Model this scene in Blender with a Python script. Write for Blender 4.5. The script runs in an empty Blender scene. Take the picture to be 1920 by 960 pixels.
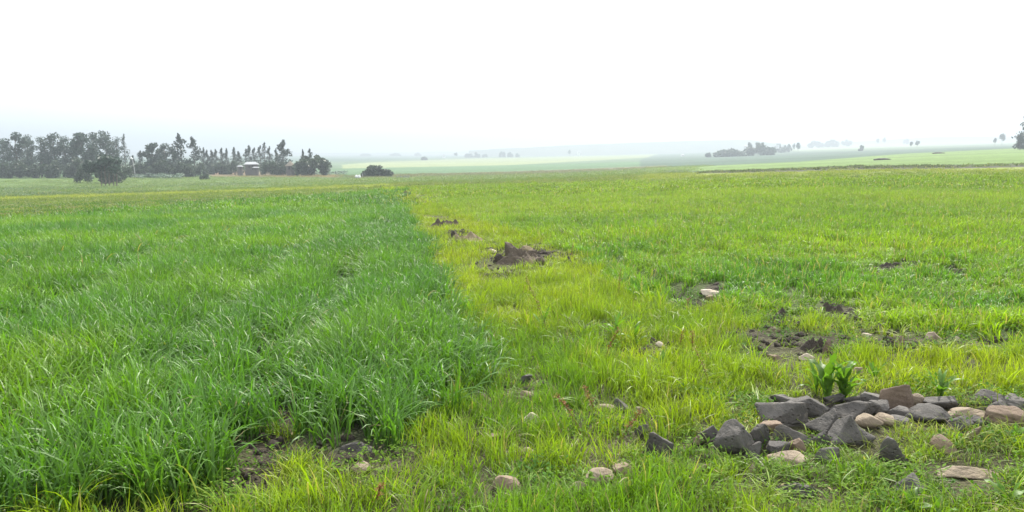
import bpy, math, random
import numpy as np
from math import radians as R

# ------------------------------------------------------------------ camera, sky, sun, exposure
SC = bpy.context.scene
COL = SC.collection
F, W, HH = 1478.0, 1920.0, 960.0          # focal length and picture size in photo pixels
EYE = 1.6
HORIZON = 286.0                           # photo row of eye level
PITCH = math.atan((480 - HORIZON) / F)
cam = bpy.data.cameras.new('camera'); camo = bpy.data.objects.new('camera', cam)
COL.objects.link(camo); SC.camera = camo
camo.location = (0, 0, EYE); camo.rotation_euler = (math.pi / 2 - PITCH, 0, 0)
cam.sensor_width = 36; cam.lens = 36 * F / W
cam.clip_start = 0.05; cam.clip_end = 40000

SUN_EL, SUN_AZ = 45.0, 20.0               # degrees; azimuth to the right of straight ahead
world = bpy.data.worlds.new('World'); SC.world = world; world.use_nodes = True
nt = world.node_tree; nt.nodes.clear()
wo = nt.nodes.new('ShaderNodeOutputWorld'); bg = nt.nodes.new('ShaderNodeBackground')
sky = nt.nodes.new('ShaderNodeTexSky'); sky.sky_type = 'NISHITA'; sky.sun_disc = False
sky.sun_elevation = R(SUN_EL); sky.sun_rotation = R(SUN_AZ)
sky.air_density = 1.0; sky.dust_density = 4.0; sky.ozone_density = 1.0; sky.altitude = 1800
tc = nt.nodes.new('ShaderNodeTexCoord'); mp = nt.nodes.new('ShaderNodeMapping')
mp.inputs['Scale'].default_value = (1, 1, 3.0)
cl = nt.nodes.new('ShaderNodeTexNoise'); cl.inputs['Scale'].default_value = 1.6
cl.inputs['Detail'].default_value = 5; cl.inputs['Roughness'].default_value = .5
cr = nt.nodes.new('ShaderNodeMapRange'); cr.inputs[1].default_value = .3; cr.inputs[2].default_value = .62
cr.inputs[3].default_value = .35; cr.inputs[4].default_value = .95
mx = nt.nodes.new('ShaderNodeMix'); mx.data_type = 'RGBA'
mx.inputs['B'].default_value = (9.5, 9.6, 9.9, 1)      # thin white overcast
nt.links.new(tc.outputs['Generated'], mp.inputs['Vector']); nt.links.new(mp.outputs[0], cl.inputs['Vector'])
nt.links.new(cl.outputs['Fac'], cr.inputs[0]); nt.links.new(cr.outputs[0], mx.inputs['Factor'])
nt.links.new(sky.outputs[0], mx.inputs['A']); nt.links.new(mx.outputs['Result'], bg.inputs['Color'])
bg.inputs['Strength'].default_value = 0.09
nt.links.new(bg.outputs[0], wo.inputs['Surface'])

sun = bpy.data.lights.new('sun', 'SUN'); suno = bpy.data.objects.new('sun', sun); COL.objects.link(suno)
sun.energy = 3.6; sun.angle = R(1.5); sun.color = (1.0, .95, .87)
suno.rotation_euler = (R(90 - SUN_EL), 0, R(180 - SUN_AZ))
suno.location = (0, 0, 60)

SC.view_settings.view_transform = 'Standard'; SC.view_settings.look = 'None'
SC.view_settings.exposure = 1.3; SC.view_settings.gamma = 1
SC.view_settings.use_curve_mapping = False
cy = SC.cycles
cy.max_bounces = 7; cy.diffuse_bounces = 3; cy.glossy_bounces = 2; cy.transmission_bounces = 5
cy.transparent_max_bounces = 6; cy.volume_bounces = 0; cy.caustics_reflective = False; cy.caustics_refractive = False
cy.use_denoising = True; cy.denoiser = 'OPENIMAGEDENOISE'; cy.denoising_input_passes = 'RGB_ALBEDO_NORMAL'
cy.sample_clamp_indirect = 6
cy.use_adaptive_sampling = False
SC.render.film_transparent = False

HAZE_DENSITY = 0.0008

# ------------------------------------------------------------------ small helpers
rng = np.random.default_rng(7)
_h = np.random.default_rng(11).random((64, 64, 16)).astype(np.float64)
def vnoise(x, y, s=0):
    """smooth value noise in 0..1 on the ground plane"""
    x = np.asarray(x, float); y = np.asarray(y, float)
    xi = np.floor(x).astype(int); yi = np.floor(y).astype(int)
    fx = x - xi; fy = y - yi
    fx = fx * fx * (3 - 2 * fx); fy = fy * fy * (3 - 2 * fy)
    t = _h[:, :, s % 16]
    a = t[xi % 64, yi % 64]; b = t[(xi + 1) % 64, yi % 64]
    c = t[xi % 64, (yi + 1) % 64]; d = t[(xi + 1) % 64, (yi + 1) % 64]
    return (a * (1 - fx) + b * fx) * (1 - fy) + (c * (1 - fx) + d * fx) * fy
def fbm(x, y, s=0, o=3):
    v = 0; a = .5; n = 0
    for i in range(o):
        v = v + a * vnoise(x * 2 ** i + 13.7 * i, y * 2 ** i + 5.1 * i, s + i); n += a; a *= .5
    return v / n

def slope(py):
    v = (480 - py) / F
    return (-math.sin(PITCH) + v * math.cos(PITCH)) / (math.cos(PITCH) + v * math.sin(PITCH))
slope_v = np.vectorize(slope)

# ground profile: photo row of the ground at a given depth, for some columns of the view
_D = [15, 30, 60, 100, 160, 220, 300, 450, 700, 1100, 1800, 3000, 7000]
_P = {
    -400: [484, 411, 380, 365, 350, 335, 327, 318, 309, 302, 297, 293, 290],
    0:    [478, 407, 378, 365, 354, 334, 325, 316, 308, 301, 296, 292, 289],
    400:  [471, 398, 366, 354, 344, 331, 323, 315, 307, 300, 295, 291, 289],
    740:  [463, 389, 354, 341, 334, 329, 323, 315, 307, 300, 295, 291, 288],
    960:  [458, 384, 349, 337, 330, 326, 320, 312, 305, 299, 294, 290, 288],
    1250: [452, 375, 335, 324, 318, 314, 309, 303, 298, 293, 290, 287, 285],
    1500: [447, 367, 324, 314, 309, 304, 299, 293, 288, 283, 277, 273, 270],
    1720: [444, 364, 318, 307, 299, 293, 288, 283, 279, 275, 270, 267, 265],
    1920: [442, 361, 317, 302, 290, 283, 277, 274, 272, 270, 266, 263, 261],
    2500: [441, 360, 316, 299, 287, 279, 272, 268, 266, 264, 262, 260, 258],
}
_px = sorted(_P)
_LD = np.log(np.array([.3, 5.0] + _D))
_gx = np.linspace(-900, 2900, 153)        # column grid
_gl = np.linspace(_LD[0], _LD[-1], 240)   # log depth grid
def _build_profile():
    zs = []
    for c in _px:
        z = [0, 0] + [EYE + d * slope(py) for d, py in zip(_D, _P[c])]
        zs.append(np.interp(_gl, _LD, z))
    zs = np.array(zs)
    Z = np.array([np.interp(_gx, _px, zs[:, j]) for j in range(len(_gl))]).T
    for _ in range(3):                    # soften the kinks
        P = np.pad(Z, ((5, 5), (0, 0)), mode='edge'); Z = sum(P[k:k + len(_gx)] for k in range(11)) / 11
    for _ in range(2):
        P = np.pad(Z, ((0, 0), (3, 3)), mode='edge'); Z = sum(P[:, k:k + len(_gl)] for k in range(7)) / 7
    return Z
_Z = _build_profile()
def _bil(c, l):
    i = np.clip((c - _gx[0]) / (_gx[1] - _gx[0]), 0, len(_gx) - 1.001)
    j = np.clip((l - _gl[0]) / (_gl[1] - _gl[0]), 0, len(_gl) - 1.001)
    a = i.astype(int); b = j.astype(int); u = i - a; v = j - b
    return (_Z[a, b] * (1 - u) + _Z[a + 1, b] * u) * (1 - v) + (_Z[a, b + 1] * (1 - u) + _Z[a + 1, b + 1] * u) * v
def ground_z(x, y):
    """height of the land at (x, y)"""
    x = np.atleast_1d(np.asarray(x, float)); y = np.atleast_1d(np.asarray(y, float))
    r = np.maximum(np.hypot(x, y), .31); az = np.arctan2(x, y)
    lim = R(52); ac = np.clip(az, -lim, lim)
    dep = r * np.cos(np.clip(ac, -R(45), R(45)))
    z = _bil(960 + F * np.tan(ac), np.log(dep))
    back = np.clip((np.abs(az) - lim) / (math.pi - lim), 0, 1)
    mean = .5 * (_bil(np.full_like(r, 960 - F * math.tan(lim)), np.log(dep)) + _bil(np.full_like(r, 960 + F * math.tan(lim)), np.log(dep)))
    z = z * (1 - back) + mean * back
    near = np.clip(1 - r / 90, 0, 1)
    z = z + near * (.10 * (fbm(x / 3.1, y / 3.1, 3) - .5) + .03 * (vnoise(x / .7, y / .7, 5) - .5))
    # drainage furrows in the right-hand field
    for (ax, ay), (bx, by), dp, wd in FURROWS:
        dx, dy = bx - ax, by - ay; L = math.hypot(dx, dy)
        t = np.clip(((x - ax) * dx + (y - ay) * dy) / L ** 2, 0, 1)
        dist = np.hypot(x - ax - t * dx, y - ay - t * dy)
        z = z - dp * np.exp(-(dist / wd) ** 2)
    return z
FURROWS = []
def gz(x, y): return float(ground_z(x, y)[0])
def to_photo(x, y, z):
    x = np.asarray(x, float)
    zz = z - EYE
    dep = y * math.cos(PITCH) - zz * math.sin(PITCH)
    up = y * math.sin(PITCH) + zz * math.cos(PITCH)
    dep = np.where(dep < .05, .05, dep)
    return 960 + F * x / dep, 480 - F * up / dep
def at(px, py):
    """the point of the ground under a point of the photograph"""
    u, v = (px - 960) / F, (480 - py) / F
    d = np.array([u, math.cos(PITCH) + v * math.sin(PITCH), -math.sin(PITCH) + v * math.cos(PITCH)])
    ts = np.exp(np.linspace(math.log(.5), math.log(9000), 1500))
    g = EYE + ts * d[2] - ground_z(ts * d[0], ts * d[1])
    k = np.where(g < 0)[0]
    if len(k) == 0: t = ts[-1]
    else:
        k = max(k[0], 1); a, b = ts[k - 1], ts[k]
        for _ in range(25):
            m = (a + b) / 2
            if EYE + m * d[2] - gz(m * d[0], m * d[1]) < 0: b = m
            else: a = m
        t = b
    return float(t * d[0]), float(t * d[1]), float(t)
def at_depth(px, dep):
    return dep * 1.007 * (px - 960) / F, dep
for a, b, dp, wd in [((1085, 455), (1330, 572), .10, .18), ((1190, 478), (1560, 520), .05, .2), ((870, 385), (1100, 470), .06, .18),
                     ((1330, 430), (1700, 478), .05, .25)]:
    p, q = at(*a), at(*b); FURROWS.append(((p[0], p[1]), (q[0], q[1]), dp, wd))

def in_poly(px, py, poly):
    px = np.asarray(px, float); py = np.asarray(py, float)
    ins = np.zeros(px.shape, bool); n = len(poly)
    for i in range(n):
        x0, y0 = poly[i]; x1, y1 = poly[(i + 1) % n]
        if y0 == y1: continue
        c = ((y0 > py) != (y1 > py)) & (px < (x1 - x0) * (py - y0) / (y1 - y0) + x0)
        ins ^= c
    return ins

def mesh_np(name, V, faces, smooth=False, attrs=None, mats=()):
    """faces: list of int arrays (n,3) or (n,4)"""
    me = bpy.data.meshes.new(name)
    V = np.asarray(V, np.float32)
    me.vertices.add(len(V)); me.vertices.foreach_set('co', V.ravel())
    loops = np.concatenate([f.ravel() for f in faces]).astype(np.int32)
    tot = np.concatenate([np.full(len(f), f.shape[1]) for f in faces]).astype(np.int32)
    start = np.concatenate([[0], np.cumsum(tot)[:-1]]).astype(np.int32)
    me.loops.add(len(loops)); me.loops.foreach_set('vertex_index', loops)
    me.polygons.add(len(tot)); me.polygons.foreach_set('loop_start', start); me.polygons.foreach_set('loop_total', tot)
    me.polygons.foreach_set('use_smooth', np.full(len(tot), smooth))
    for k, (typ, val) in (attrs or {}).items():
        a = me.attributes.new(k, typ, 'POINT')
        key = {'FLOAT': 'value', 'FLOAT_COLOR': 'color', 'INT': 'value', 'FLOAT_VECTOR': 'vector'}[typ]
        a.data.foreach_set(key, np.asarray(val, np.float32 if typ != 'INT' else np.int32).ravel())
    for m in mats: me.materials.append(m)
    me.update(); me.validate()
    return me
def link(name, me, parent=None, loc=None):
    o = bpy.data.objects.new(name, me); COL.objects.link(o)
    if parent: o.parent = parent
    if loc is not None: o.location = loc
    return o
def tag(o, label=None, cat=None, group=None, kind=None):
    if label: o['label'] = label
    if cat: o['category'] = cat
    if group: o['group'] = group
    if kind: o['kind'] = kind
    return o
def empty(name, loc, label, cat, group=None, rz=0):
    o = bpy.data.objects.new(name, None); COL.objects.link(o)
    o.location = loc; o.rotation_euler = (0, 0, rz); o.empty_display_size = .2
    return tag(o, label, cat, group)
class MB:
    """collects faces into one mesh"""
    def __init__(s): s.V = []; s.F = []; s.n = 0
    def add(s, V, F):
        s.V.append(np.asarray(V, float)); s.F += [np.asarray(f) + s.n for f in F]; s.n += len(V)
    def tube(s, pts, rad, k=7, cap=True):
        pts = np.asarray(pts, float); n = len(pts); rings = []
        T = np.gradient(pts, axis=0); T /= np.linalg.norm(T, axis=1)[:, None] + 1e-9
        ref = np.array([1.0, .13, .07]); 
        if abs(T[0] @ ref) > .9: ref = np.array([.1, 1, 0])
        for i in range(n):
            a = np.cross(T[i], ref); a /= np.linalg.norm(a) + 1e-9; b = np.cross(T[i], a)
            th = np.arange(k) / k * 2 * math.pi
            rings.append(pts[i] + rad[i] * (np.cos(th)[:, None] * a + np.sin(th)[:, None] * b))
        F = []
        for i in range(n - 1):
            for j in range(k):
                F.append((i * k + j, i * k + (j + 1) % k, (i + 1) * k + (j + 1) % k, (i + 1) * k + j))
        V = np.concatenate(rings + [pts[-1:] + T[-1] * rad[-1] * .5])
        F = [np.array(F)]
        if cap: F.append(np.array([((n - 1) * k + j, (n - 1) * k + (j + 1) % k, n * k) for j in range(k)]))
        s.add(V, F)
    def box(s, c, size, rz=0):
        c = np.array(c, float); h = np.array(size, float) / 2
        V = np.array([(sx, sy, sz) for sx in (-1, 1) for sy in (-1, 1) for sz in (-1, 1)], float) * h
        ca, sa = math.cos(rz), math.sin(rz)
        V = np.stack([V[:, 0] * ca - V[:, 1] * sa, V[:, 0] * sa + V[:, 1] * ca, V[:, 2]], 1) + c
        s.add(V, [np.array([(0, 1, 3, 2), (4, 6, 7, 5), (0, 4, 5, 1), (2, 3, 7, 6), (0, 2, 6, 4), (1, 5, 7, 3)])])
    def build(s, name, mat, parent=None, loc=None, smooth=False):
        return link(name, mesh_np(name, np.concatenate(s.V), s.F, smooth, mats=[mat]), parent, loc)

# ------------------------------------------------------------------ materials
def new_mat(name):
    m = bpy.data.materials.new(name); m.use_nodes = True
    t = m.node_tree; t.nodes.clear()
    out = t.nodes.new('ShaderNodeOutputMaterial')
    return m, t, out
def node(t, typ, **kw):
    n = t.nodes.new(typ)
    for k, v in kw.items():
        if k.startswith('i_'):
            n.inputs[k[2:].replace('_', ' ')].default_value = v
        else: setattr(n, k, v)
    return n
def mixrgb(t, blend, fac, a, b):
    n = t.nodes.new('ShaderNodeMix'); n.data_type = 'RGBA'; n.blend_type = blend
    for sock, v in (('Factor', fac), ('A', a), ('B', b)):
        if hasattr(v, 'is_output'): t.links.new(v, n.inputs[sock])
        else: n.inputs[sock].default_value = v if sock == 'Factor' else tuple(v) + ((1,) if len(v) == 3 else ())
    return n.outputs['Result']
def ramp(t, src, a, b, lo=0., hi=1.):
    n = t.nodes.new('ShaderNodeMapRange'); t.links.new(src, n.inputs[0])
    n.inputs[1].default_value = a; n.inputs[2].default_value = b; n.inputs[3].default_value = lo; n.inputs[4].default_value = hi
    return n.outputs[0]

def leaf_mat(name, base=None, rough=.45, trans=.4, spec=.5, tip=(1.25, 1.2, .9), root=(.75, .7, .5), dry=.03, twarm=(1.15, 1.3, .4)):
    """blade material: colour from the clump's own tint, varied per blade, thin and translucent"""
    m, t, out = new_mat(name)
    if base is None:
        c = node(t, 'ShaderNodeAttribute', attribute_type='INSTANCER', attribute_name='tint').outputs['Color']
    else:
        rgb = t.nodes.new('ShaderNodeRGB'); rgb.outputs[0].default_value = tuple(base) + (1,); c = rgb.outputs[0]
    b = node(t, 'ShaderNodeAttribute', attribute_type='GEOMETRY', attribute_name='blade').outputs['Fac']
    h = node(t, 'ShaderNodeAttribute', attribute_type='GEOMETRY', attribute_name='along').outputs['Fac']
    v = ramp(t, b, 0, 1, .72, 1.28)
    vm = t.nodes.new('ShaderNodeCombineColor'); 
    for k in range(3): t.links.new(v, vm.inputs[k])
    c = mixrgb(t, 'MULTIPLY', 1.0, c, vm.outputs[0])
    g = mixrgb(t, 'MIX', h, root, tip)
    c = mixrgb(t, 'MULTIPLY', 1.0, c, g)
    d = ramp(t, b, 1 - dry, 1 - dry + .001)
    c = mixrgb(t, 'MIX', d, c, (.34, .29, .14))
    p = node(t, 'ShaderNodeBsdfPrincipled'); t.links.new(c, p.inputs['Base Color'])
    p.inputs['Roughness'].default_value = rough; p.inputs['Specular IOR Level'].default_value = spec
    tr = t.nodes.new('ShaderNodeBsdfTranslucent')
    ct = mixrgb(t, 'MULTIPLY', 1.0, c, twarm); t.links.new(ct, tr.inputs['Color'])
    ms = t.nodes.new('ShaderNodeMixShader'); ms.inputs[0].default_value = trans
    t.links.new(p.outputs[0], ms.inputs[1]); t.links.new(tr.outputs[0], ms.inputs[2])
    t.links.new(ms.outputs[0], out.inputs['Surface'])
    return m
def plain_mat(name, a, b, scale=6., rough=.9, bump=.3, bscale=None, detail=6, spec=.25, objco=True):
    m, t, out = new_mat(name)
    co = t.nodes.new('ShaderNodeTexCoord').outputs['Object']
    n = node(t, 'ShaderNodeTexNoise', i_Scale=scale, i_Detail=detail, i_Roughness=.65); t.links.new(co, n.inputs['Vector'])
    c = mixrgb(t, 'MIX', ramp(t, n.outputs['Fac'], .32, .68), a, b)
    p = node(t, 'ShaderNodeBsdfPrincipled', i_Roughness=rough); t.links.new(c, p.inputs['Base Color'])
    p.inputs['Specular IOR Level'].default_value = spec
    n2 = node(t, 'ShaderNodeTexNoise', i_Scale=bscale or scale * 3, i_Detail=8., i_Roughness=.7); t.links.new(co, n2.inputs['Vector'])
    bm = node(t, 'ShaderNodeBump', i_Strength=bump); bm.inputs['Distance'].default_value = .05
    t.links.new(n2.outputs['Fac'], bm.inputs['Height']); t.links.new(bm.outputs[0], p.inputs['Normal'])
    t.links.new(p.outputs[0], out.inputs['Surface'])
    return m
def stone_mat(name, a, b, dust, pits=True):
    m, t, out = new_mat(name)
    co = t.nodes.new('ShaderNodeTexCoord').outputs['Object']
    oi = t.nodes.new('ShaderNodeObjectInfo')
    mpn = t.nodes.new('ShaderNodeVectorMath'); mpn.operation = 'ADD'
    cx = t.nodes.new('ShaderNodeCombineXYZ')
    mlt = t.nodes.new('ShaderNodeMath'); mlt.operation = 'MULTIPLY'; mlt.inputs[1].default_value = 37
    t.links.new(oi.outputs['Random'], mlt.inputs[0])
    for k in range(3): t.links.new(mlt.outputs[0], cx.inputs[k])
    t.links.new(co, mpn.inputs[0]); t.links.new(cx.outputs[0], mpn.inputs[1]); co = mpn.outputs[0]
    n = node(t, 'ShaderNodeTexNoise', i_Scale=7., i_Detail=7., i_Roughness=.62); t.links.new(co, n.inputs['Vector'])
    c = mixrgb(t, 'MIX', ramp(t, n.outputs['Fac'], .35, .65), a, b)
    n3 = node(t, 'ShaderNodeTexNoise', i_Scale=16., i_Detail=5., i_Roughness=.7); t.links.new(co, n3.inputs['Vector'])
    c = mixrgb(t, 'MIX', ramp(t, n3.outputs['Fac'], .55, .75, 0, .65), c, dust)
    v = ramp(t, oi.outputs['Random'], 0, 1, .75, 1.3); vm = t.nodes.new('ShaderNodeCombineColor')
    for k in range(3): t.links.new(v, vm.inputs[k])
    c = mixrgb(t, 'MULTIPLY', 1., c, vm.outputs[0])
    p = node(t, 'ShaderNodeBsdfPrincipled', i_Roughness=.82); t.links.new(c, p.inputs['Base Color'])
    p.inputs['Specular IOR Level'].default_value = .35
    h = node(t, 'ShaderNodeTexNoise', i_Scale=34., i_Detail=8., i_Roughness=.72); t.links.new(co, h.inputs['Vector'])
    hs = h.outputs['Fac']
    if pits:
        vo = node(t, 'ShaderNodeTexVoronoi', i_Scale=30.); t.links.new(co, vo.inputs['Vector'])
        pv = ramp(t, vo.outputs['Distance'], .08, .26, -.7, 0)
        ad = t.nodes.new('ShaderNodeMath'); ad.operation = 'ADD'; t.links.new(pv, ad.inputs[0]); t.links.new(hs, ad.inputs[1]); hs = ad.outputs[0]
    bm = node(t, 'ShaderNodeBump', i_Strength=.8); bm.inputs['Distance'].default_value = .016
    t.links.new(hs, bm.inputs['Height']); t.links.new(bm.outputs[0], p.inputs['Normal'])
    t.links.new(p.outputs[0], out.inputs['Surface'])
    return m
M = {}
M['basalt'] = stone_mat('basalt', (.064, .059, .052), (.115, .106, .095), (.20, .175, .14))
M['tan'] = stone_mat('tan_stone', (.21, .165, .115), (.31, .25, .175), (.15, .12, .085), False)
M['brown'] = stone_mat('brown_stone', (.16, .115, .08), (.23, .17, .12), (.30, .23, .16), False)
M['pale'] = stone_mat('pale_stone', (.38, .32, .24), (.48, .41, .32), (.3, .24, .17), False)
M['soil'] = plain_mat('dry_soil', (.085, .068, .05), (.16, .13, .095), 5, .95, .8, 22)
M['soil_dark'] = plain_mat('dark_soil', (.05, .041, .033), (.10, .083, .064), 6, .95, .8, 24)
M['straw'] = plain_mat('straw_soil', (.19, .155, .09), (.30, .25, .15), 9, .95, .8, 30)
M['bark'] = plain_mat('bark', (.08, .065, .05), (.16, .14, .115), 3, .9, .5)
M['pole'] = plain_mat('grey_pole', (.30, .30, .29), (.36, .36, .35), 3, .7, .1)
M['white'] = plain_mat('white_paint', (.74, .75, .76), (.82, .82, .82), 2, .5, .05)
M['roof'] = plain_mat('sheet_roof', (.30, .31, .32), (.44, .45, .46), 2, .35, .05)
M['mud'] = plain_mat('mud_wall', (.095, .09, .085), (.14, .13, .12), 2, .95, .3)
M['thatch'] = plain_mat('thatch', (.17, .15, .115), (.25, .215, .165), 4, .95, .5)
M['rusty'] = plain_mat('rusty_roof', (.36, .26, .19), (.48, .37, .29), 2, .7, .1)
M['grey_wall'] = plain_mat('grey_wall', (.16, .16, .16), (.25, .245, .24), 1.5, .9, .4)
M['dark'] = plain_mat('dark_gap', (.02, .02, .02), (.035, .033, .03), 2, .9, .1)
M['seed'] = leaf_mat('rusty_seed', (.19, .09, .045), .7, .3, .2, dry=0)
M['dry_stem'] = leaf_mat('dry_stem', (.20, .16, .06), .7, .1, .2, dry=0)
M['dock'] = leaf_mat('dock_leaf', (.105, .215, .035), .5, .5, .5, dry=0)
M['dock_pale'] = leaf_mat('pale_leaf', (.24, .30, .14), .5, .35, .5, dry=0)
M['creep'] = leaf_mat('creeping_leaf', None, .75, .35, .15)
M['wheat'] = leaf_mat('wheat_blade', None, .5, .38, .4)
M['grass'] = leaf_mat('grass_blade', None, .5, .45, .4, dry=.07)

def crown_mat(name, c, trans=.25):
    m, t, out = new_mat(name)
    b = node(t, 'ShaderNodeAttribute', attribute_type='GEOMETRY', attribute_name='blade').outputs['Fac']
    v = ramp(t, b, 0, 1, .6, 1.5); vm = t.nodes.new('ShaderNodeCombineColor')
    for k in range(3): t.links.new(v, vm.inputs[k])
    cc = mixrgb(t, 'MULTIPLY', 1., c, vm.outputs[0])
    p = node(t, 'ShaderNodeBsdfPrincipled', i_Roughness=.55); t.links.new(cc, p.inputs['Base Color'])
    tr = t.nodes.new('ShaderNodeBsdfTranslucent'); t.links.new(cc, tr.inputs['Color'])
    ms = t.nodes.new('ShaderNodeMixShader'); ms.inputs[0].default_value = trans
    t.links.new(p.outputs[0], ms.inputs[1]); t.links.new(tr.outputs[0], ms.inputs[2]); t.links.new(ms.outputs[0], out.inputs['Surface'])
    return m
M['euc'] = crown_mat('eucalyptus_leaf', (.038, .068, .044))
M['cyp'] = crown_mat('conifer_leaf', (.030, .050, .032))
M['bush'] = crown_mat('bush_leaf', (.040, .066, .030))
M['agave'] = crown_mat('grey_leaf', (.12, .18, .12))

# ------------------------------------------------------------------ the land
WHEAT = [(-3000, 1150), (-400, 985), (0, 992), (200, 986), (330, 960), (395, 905), (450, 850), (500, 800), (528, 768), (548, 792), (572, 838),
         (640, 852), (720, 850), (790, 824), (850, 790), (896, 745), (925, 700), (900, 640), (878, 600), (850, 555), (825, 510), (797, 465),
         (775, 425), (755, 390), (742, 368), (757, 360), (600, 372), (400, 388), (200, 403), (0, 419), (-600, 470), (-3000, 620)]
RIGHT = [(775, 352), (800, 372), (860, 402), (930, 425), (1010, 450), (1080, 480), (1130, 520), (1180, 560), (1250, 580), (1330, 585),
         (1400, 600), (1500, 596), (1580, 598), (1640, 618), (1700, 630), (1780, 635), (1850, 650), (1920, 655), (2600, 700), (4000, 800),
         (4000, 300), (2600, 316), (1920, 330), (1600, 336), (1300, 342), (1100, 345), (900, 348)]
# bare soil: photo centre, half-width, half-height, strength
BARE = [(1440, 638, 90, 14, .8), (1540, 650, 70, 16, .85), (1565, 585, 45, 13, .8), (1290, 578, 42, 15, .8), (1690, 645, 60, 16, .85), (1800, 648, 60, 12, .7),
        (1790, 512, 26, 14, .8), (1650, 520, 60, 16, .6), (980, 478, 62, 20, .75), (925, 470, 35, 14, .5), (785, 376, 34, 13, .7), (860, 443, 34, 12, .8),
        (832, 412, 26, 8, .9), (445, 905, 70, 42, 1.), (250, 965, 190, 26, .75), (500, 840, 40, 40, 1.), (530, 790, 22, 36, 1.), (690, 865, 120, 26, .95),
        (905, 745, 20, 18, .6), (1500, 672, 60, 16, .6), (1338, 548, 20, 12, .9), (1600, 615, 60, 14, .7), (935, 520, 50, 14, .55), (900, 500, 26, 12, .3),
        (1000, 500, 26, 8, .6), (1068, 482, 18, 9, .8), (895, 800, 40, 26, .5), (1130, 790, 90, 22, .35), (1240, 660, 40, 14, .5), (1160, 668, 30, 12, .5),
        (1500, 470, 60, 8, .25), (1460, 660, 40, 12, .6), (1900, 640, 40, 14, .6), (1000, 735, 30, 20, .5), (1560, 800, 160, 45, .4), (1780, 800, 140, 50, .3),
        (1350, 840, 60, 30, .35), (1700, 500, 30, 10, .5), (1730, 540, 60, 12, .3), (640, 830, 60, 20, .6), (1470, 600, 30, 12, .6)]
def bare_at(px, py):
    b = np.zeros(np.shape(px))
    for cx, cyy, a, c, s in BARE:
        if 540 < cyy < 690 and cx > 1180: a, c, s = a * 1.12, c * 1.45, s * 1.05
        b = np.maximum(b, s * np.clip(1.7 - 1.35 * (((px - cx) / a) ** 2 + ((py - cyy) / c) ** 2), 0, 1))
    return b

FIELDS = [  # (photo polygon, crop colour), far to near
    ([(-3000, 200), (5000, 200), (5000, 330), (-3000, 330)], (.085, .135, .065)),
    ([(-3000, 291), (640, 290), (900, 283), (1250, 276), (1380, 274), (1380, 285), (900, 294), (640, 303), (-3000, 310)], (.05, .10, .055)),
    ([(640, 309), (700, 304), (900, 297), (1200, 290), (1450, 284), (1200, 296), (950, 310), (640, 316)], (.19, .23, .10)),
    ([(-3000, 330), (640, 316), (950, 310), (1200, 303), (1300, 300), (1300, 312), (1000, 322), (640, 330), (-3000, 345)], (.075, .145, .06)),
    ([(1200, 300), (1250, 283), (1400, 286), (1560, 284), (1700, 280), (1920, 272), (1920, 278), (1700, 289), (1500, 303), (1200, 316)], (.055, .095, .06)),
    ([(1450, 276), (1600, 268), (1930, 262), (1930, 268), (1600, 279), (1450, 284)], (.20, .25, .13)),
    ([(660, 330), (1000, 320), (1250, 310), (1250, 316), (1000, 327), (660, 335)], (.11, .115, .065)),
    ([(-3000, 347), (0, 331), (400, 332), (660, 335), (1000, 328), (1250, 318), (1250, 345), (740, 356), (-3000, 380)], (.105, .165, .048)),
    ([(380, 321), (470, 318), (560, 326), (640, 328), (640, 333), (400, 332)], (.17, .135, .075)),
    ([(390, 320), (470, 318), (470, 325), (400, 328)], (.22, .145, .085)),
    ([(-3000, 376), (0, 352), (230, 351), (500, 341), (500, 346), (0, 360), (-3000, 386)], (.075, .13, .05)),
    ([(-3000, 400), (0, 371), (300, 362), (740, 346), (740, 350), (300, 366), (0, 376), (-3000, 408)], (.22, .26, .06)),
    ([(-3000, 410), (0, 376), (300, 366), (740, 350), (740, 356), (400, 376), (0, 405), (-3000, 560)], (.12, .17, .05)),
    ([(740, 343), (940, 342), (1250, 326), (1320, 322), (1320, 340), (900, 350), (740, 353)], (.13, .17, .055)),
    ([(1180, 318), (1500, 303), (1700, 288), (1930, 277), (5000, 268), (5000, 318), (1930, 306), (1600, 312), (1320, 322)], (.12, .19, .05)),
    ([(1320, 321), (1600, 313), (1930, 307), (5000, 300), (5000, 306), (1930, 313), (1600, 320), (1320, 326)], (.07, .075, .045)),
    ([(1200, 328), (1320, 325), (1600, 320), (1930, 313), (5000, 306), (5000, 330), (1930, 331), (1600, 337), (1200, 344)], (.18, .22, .055)),
]

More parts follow.
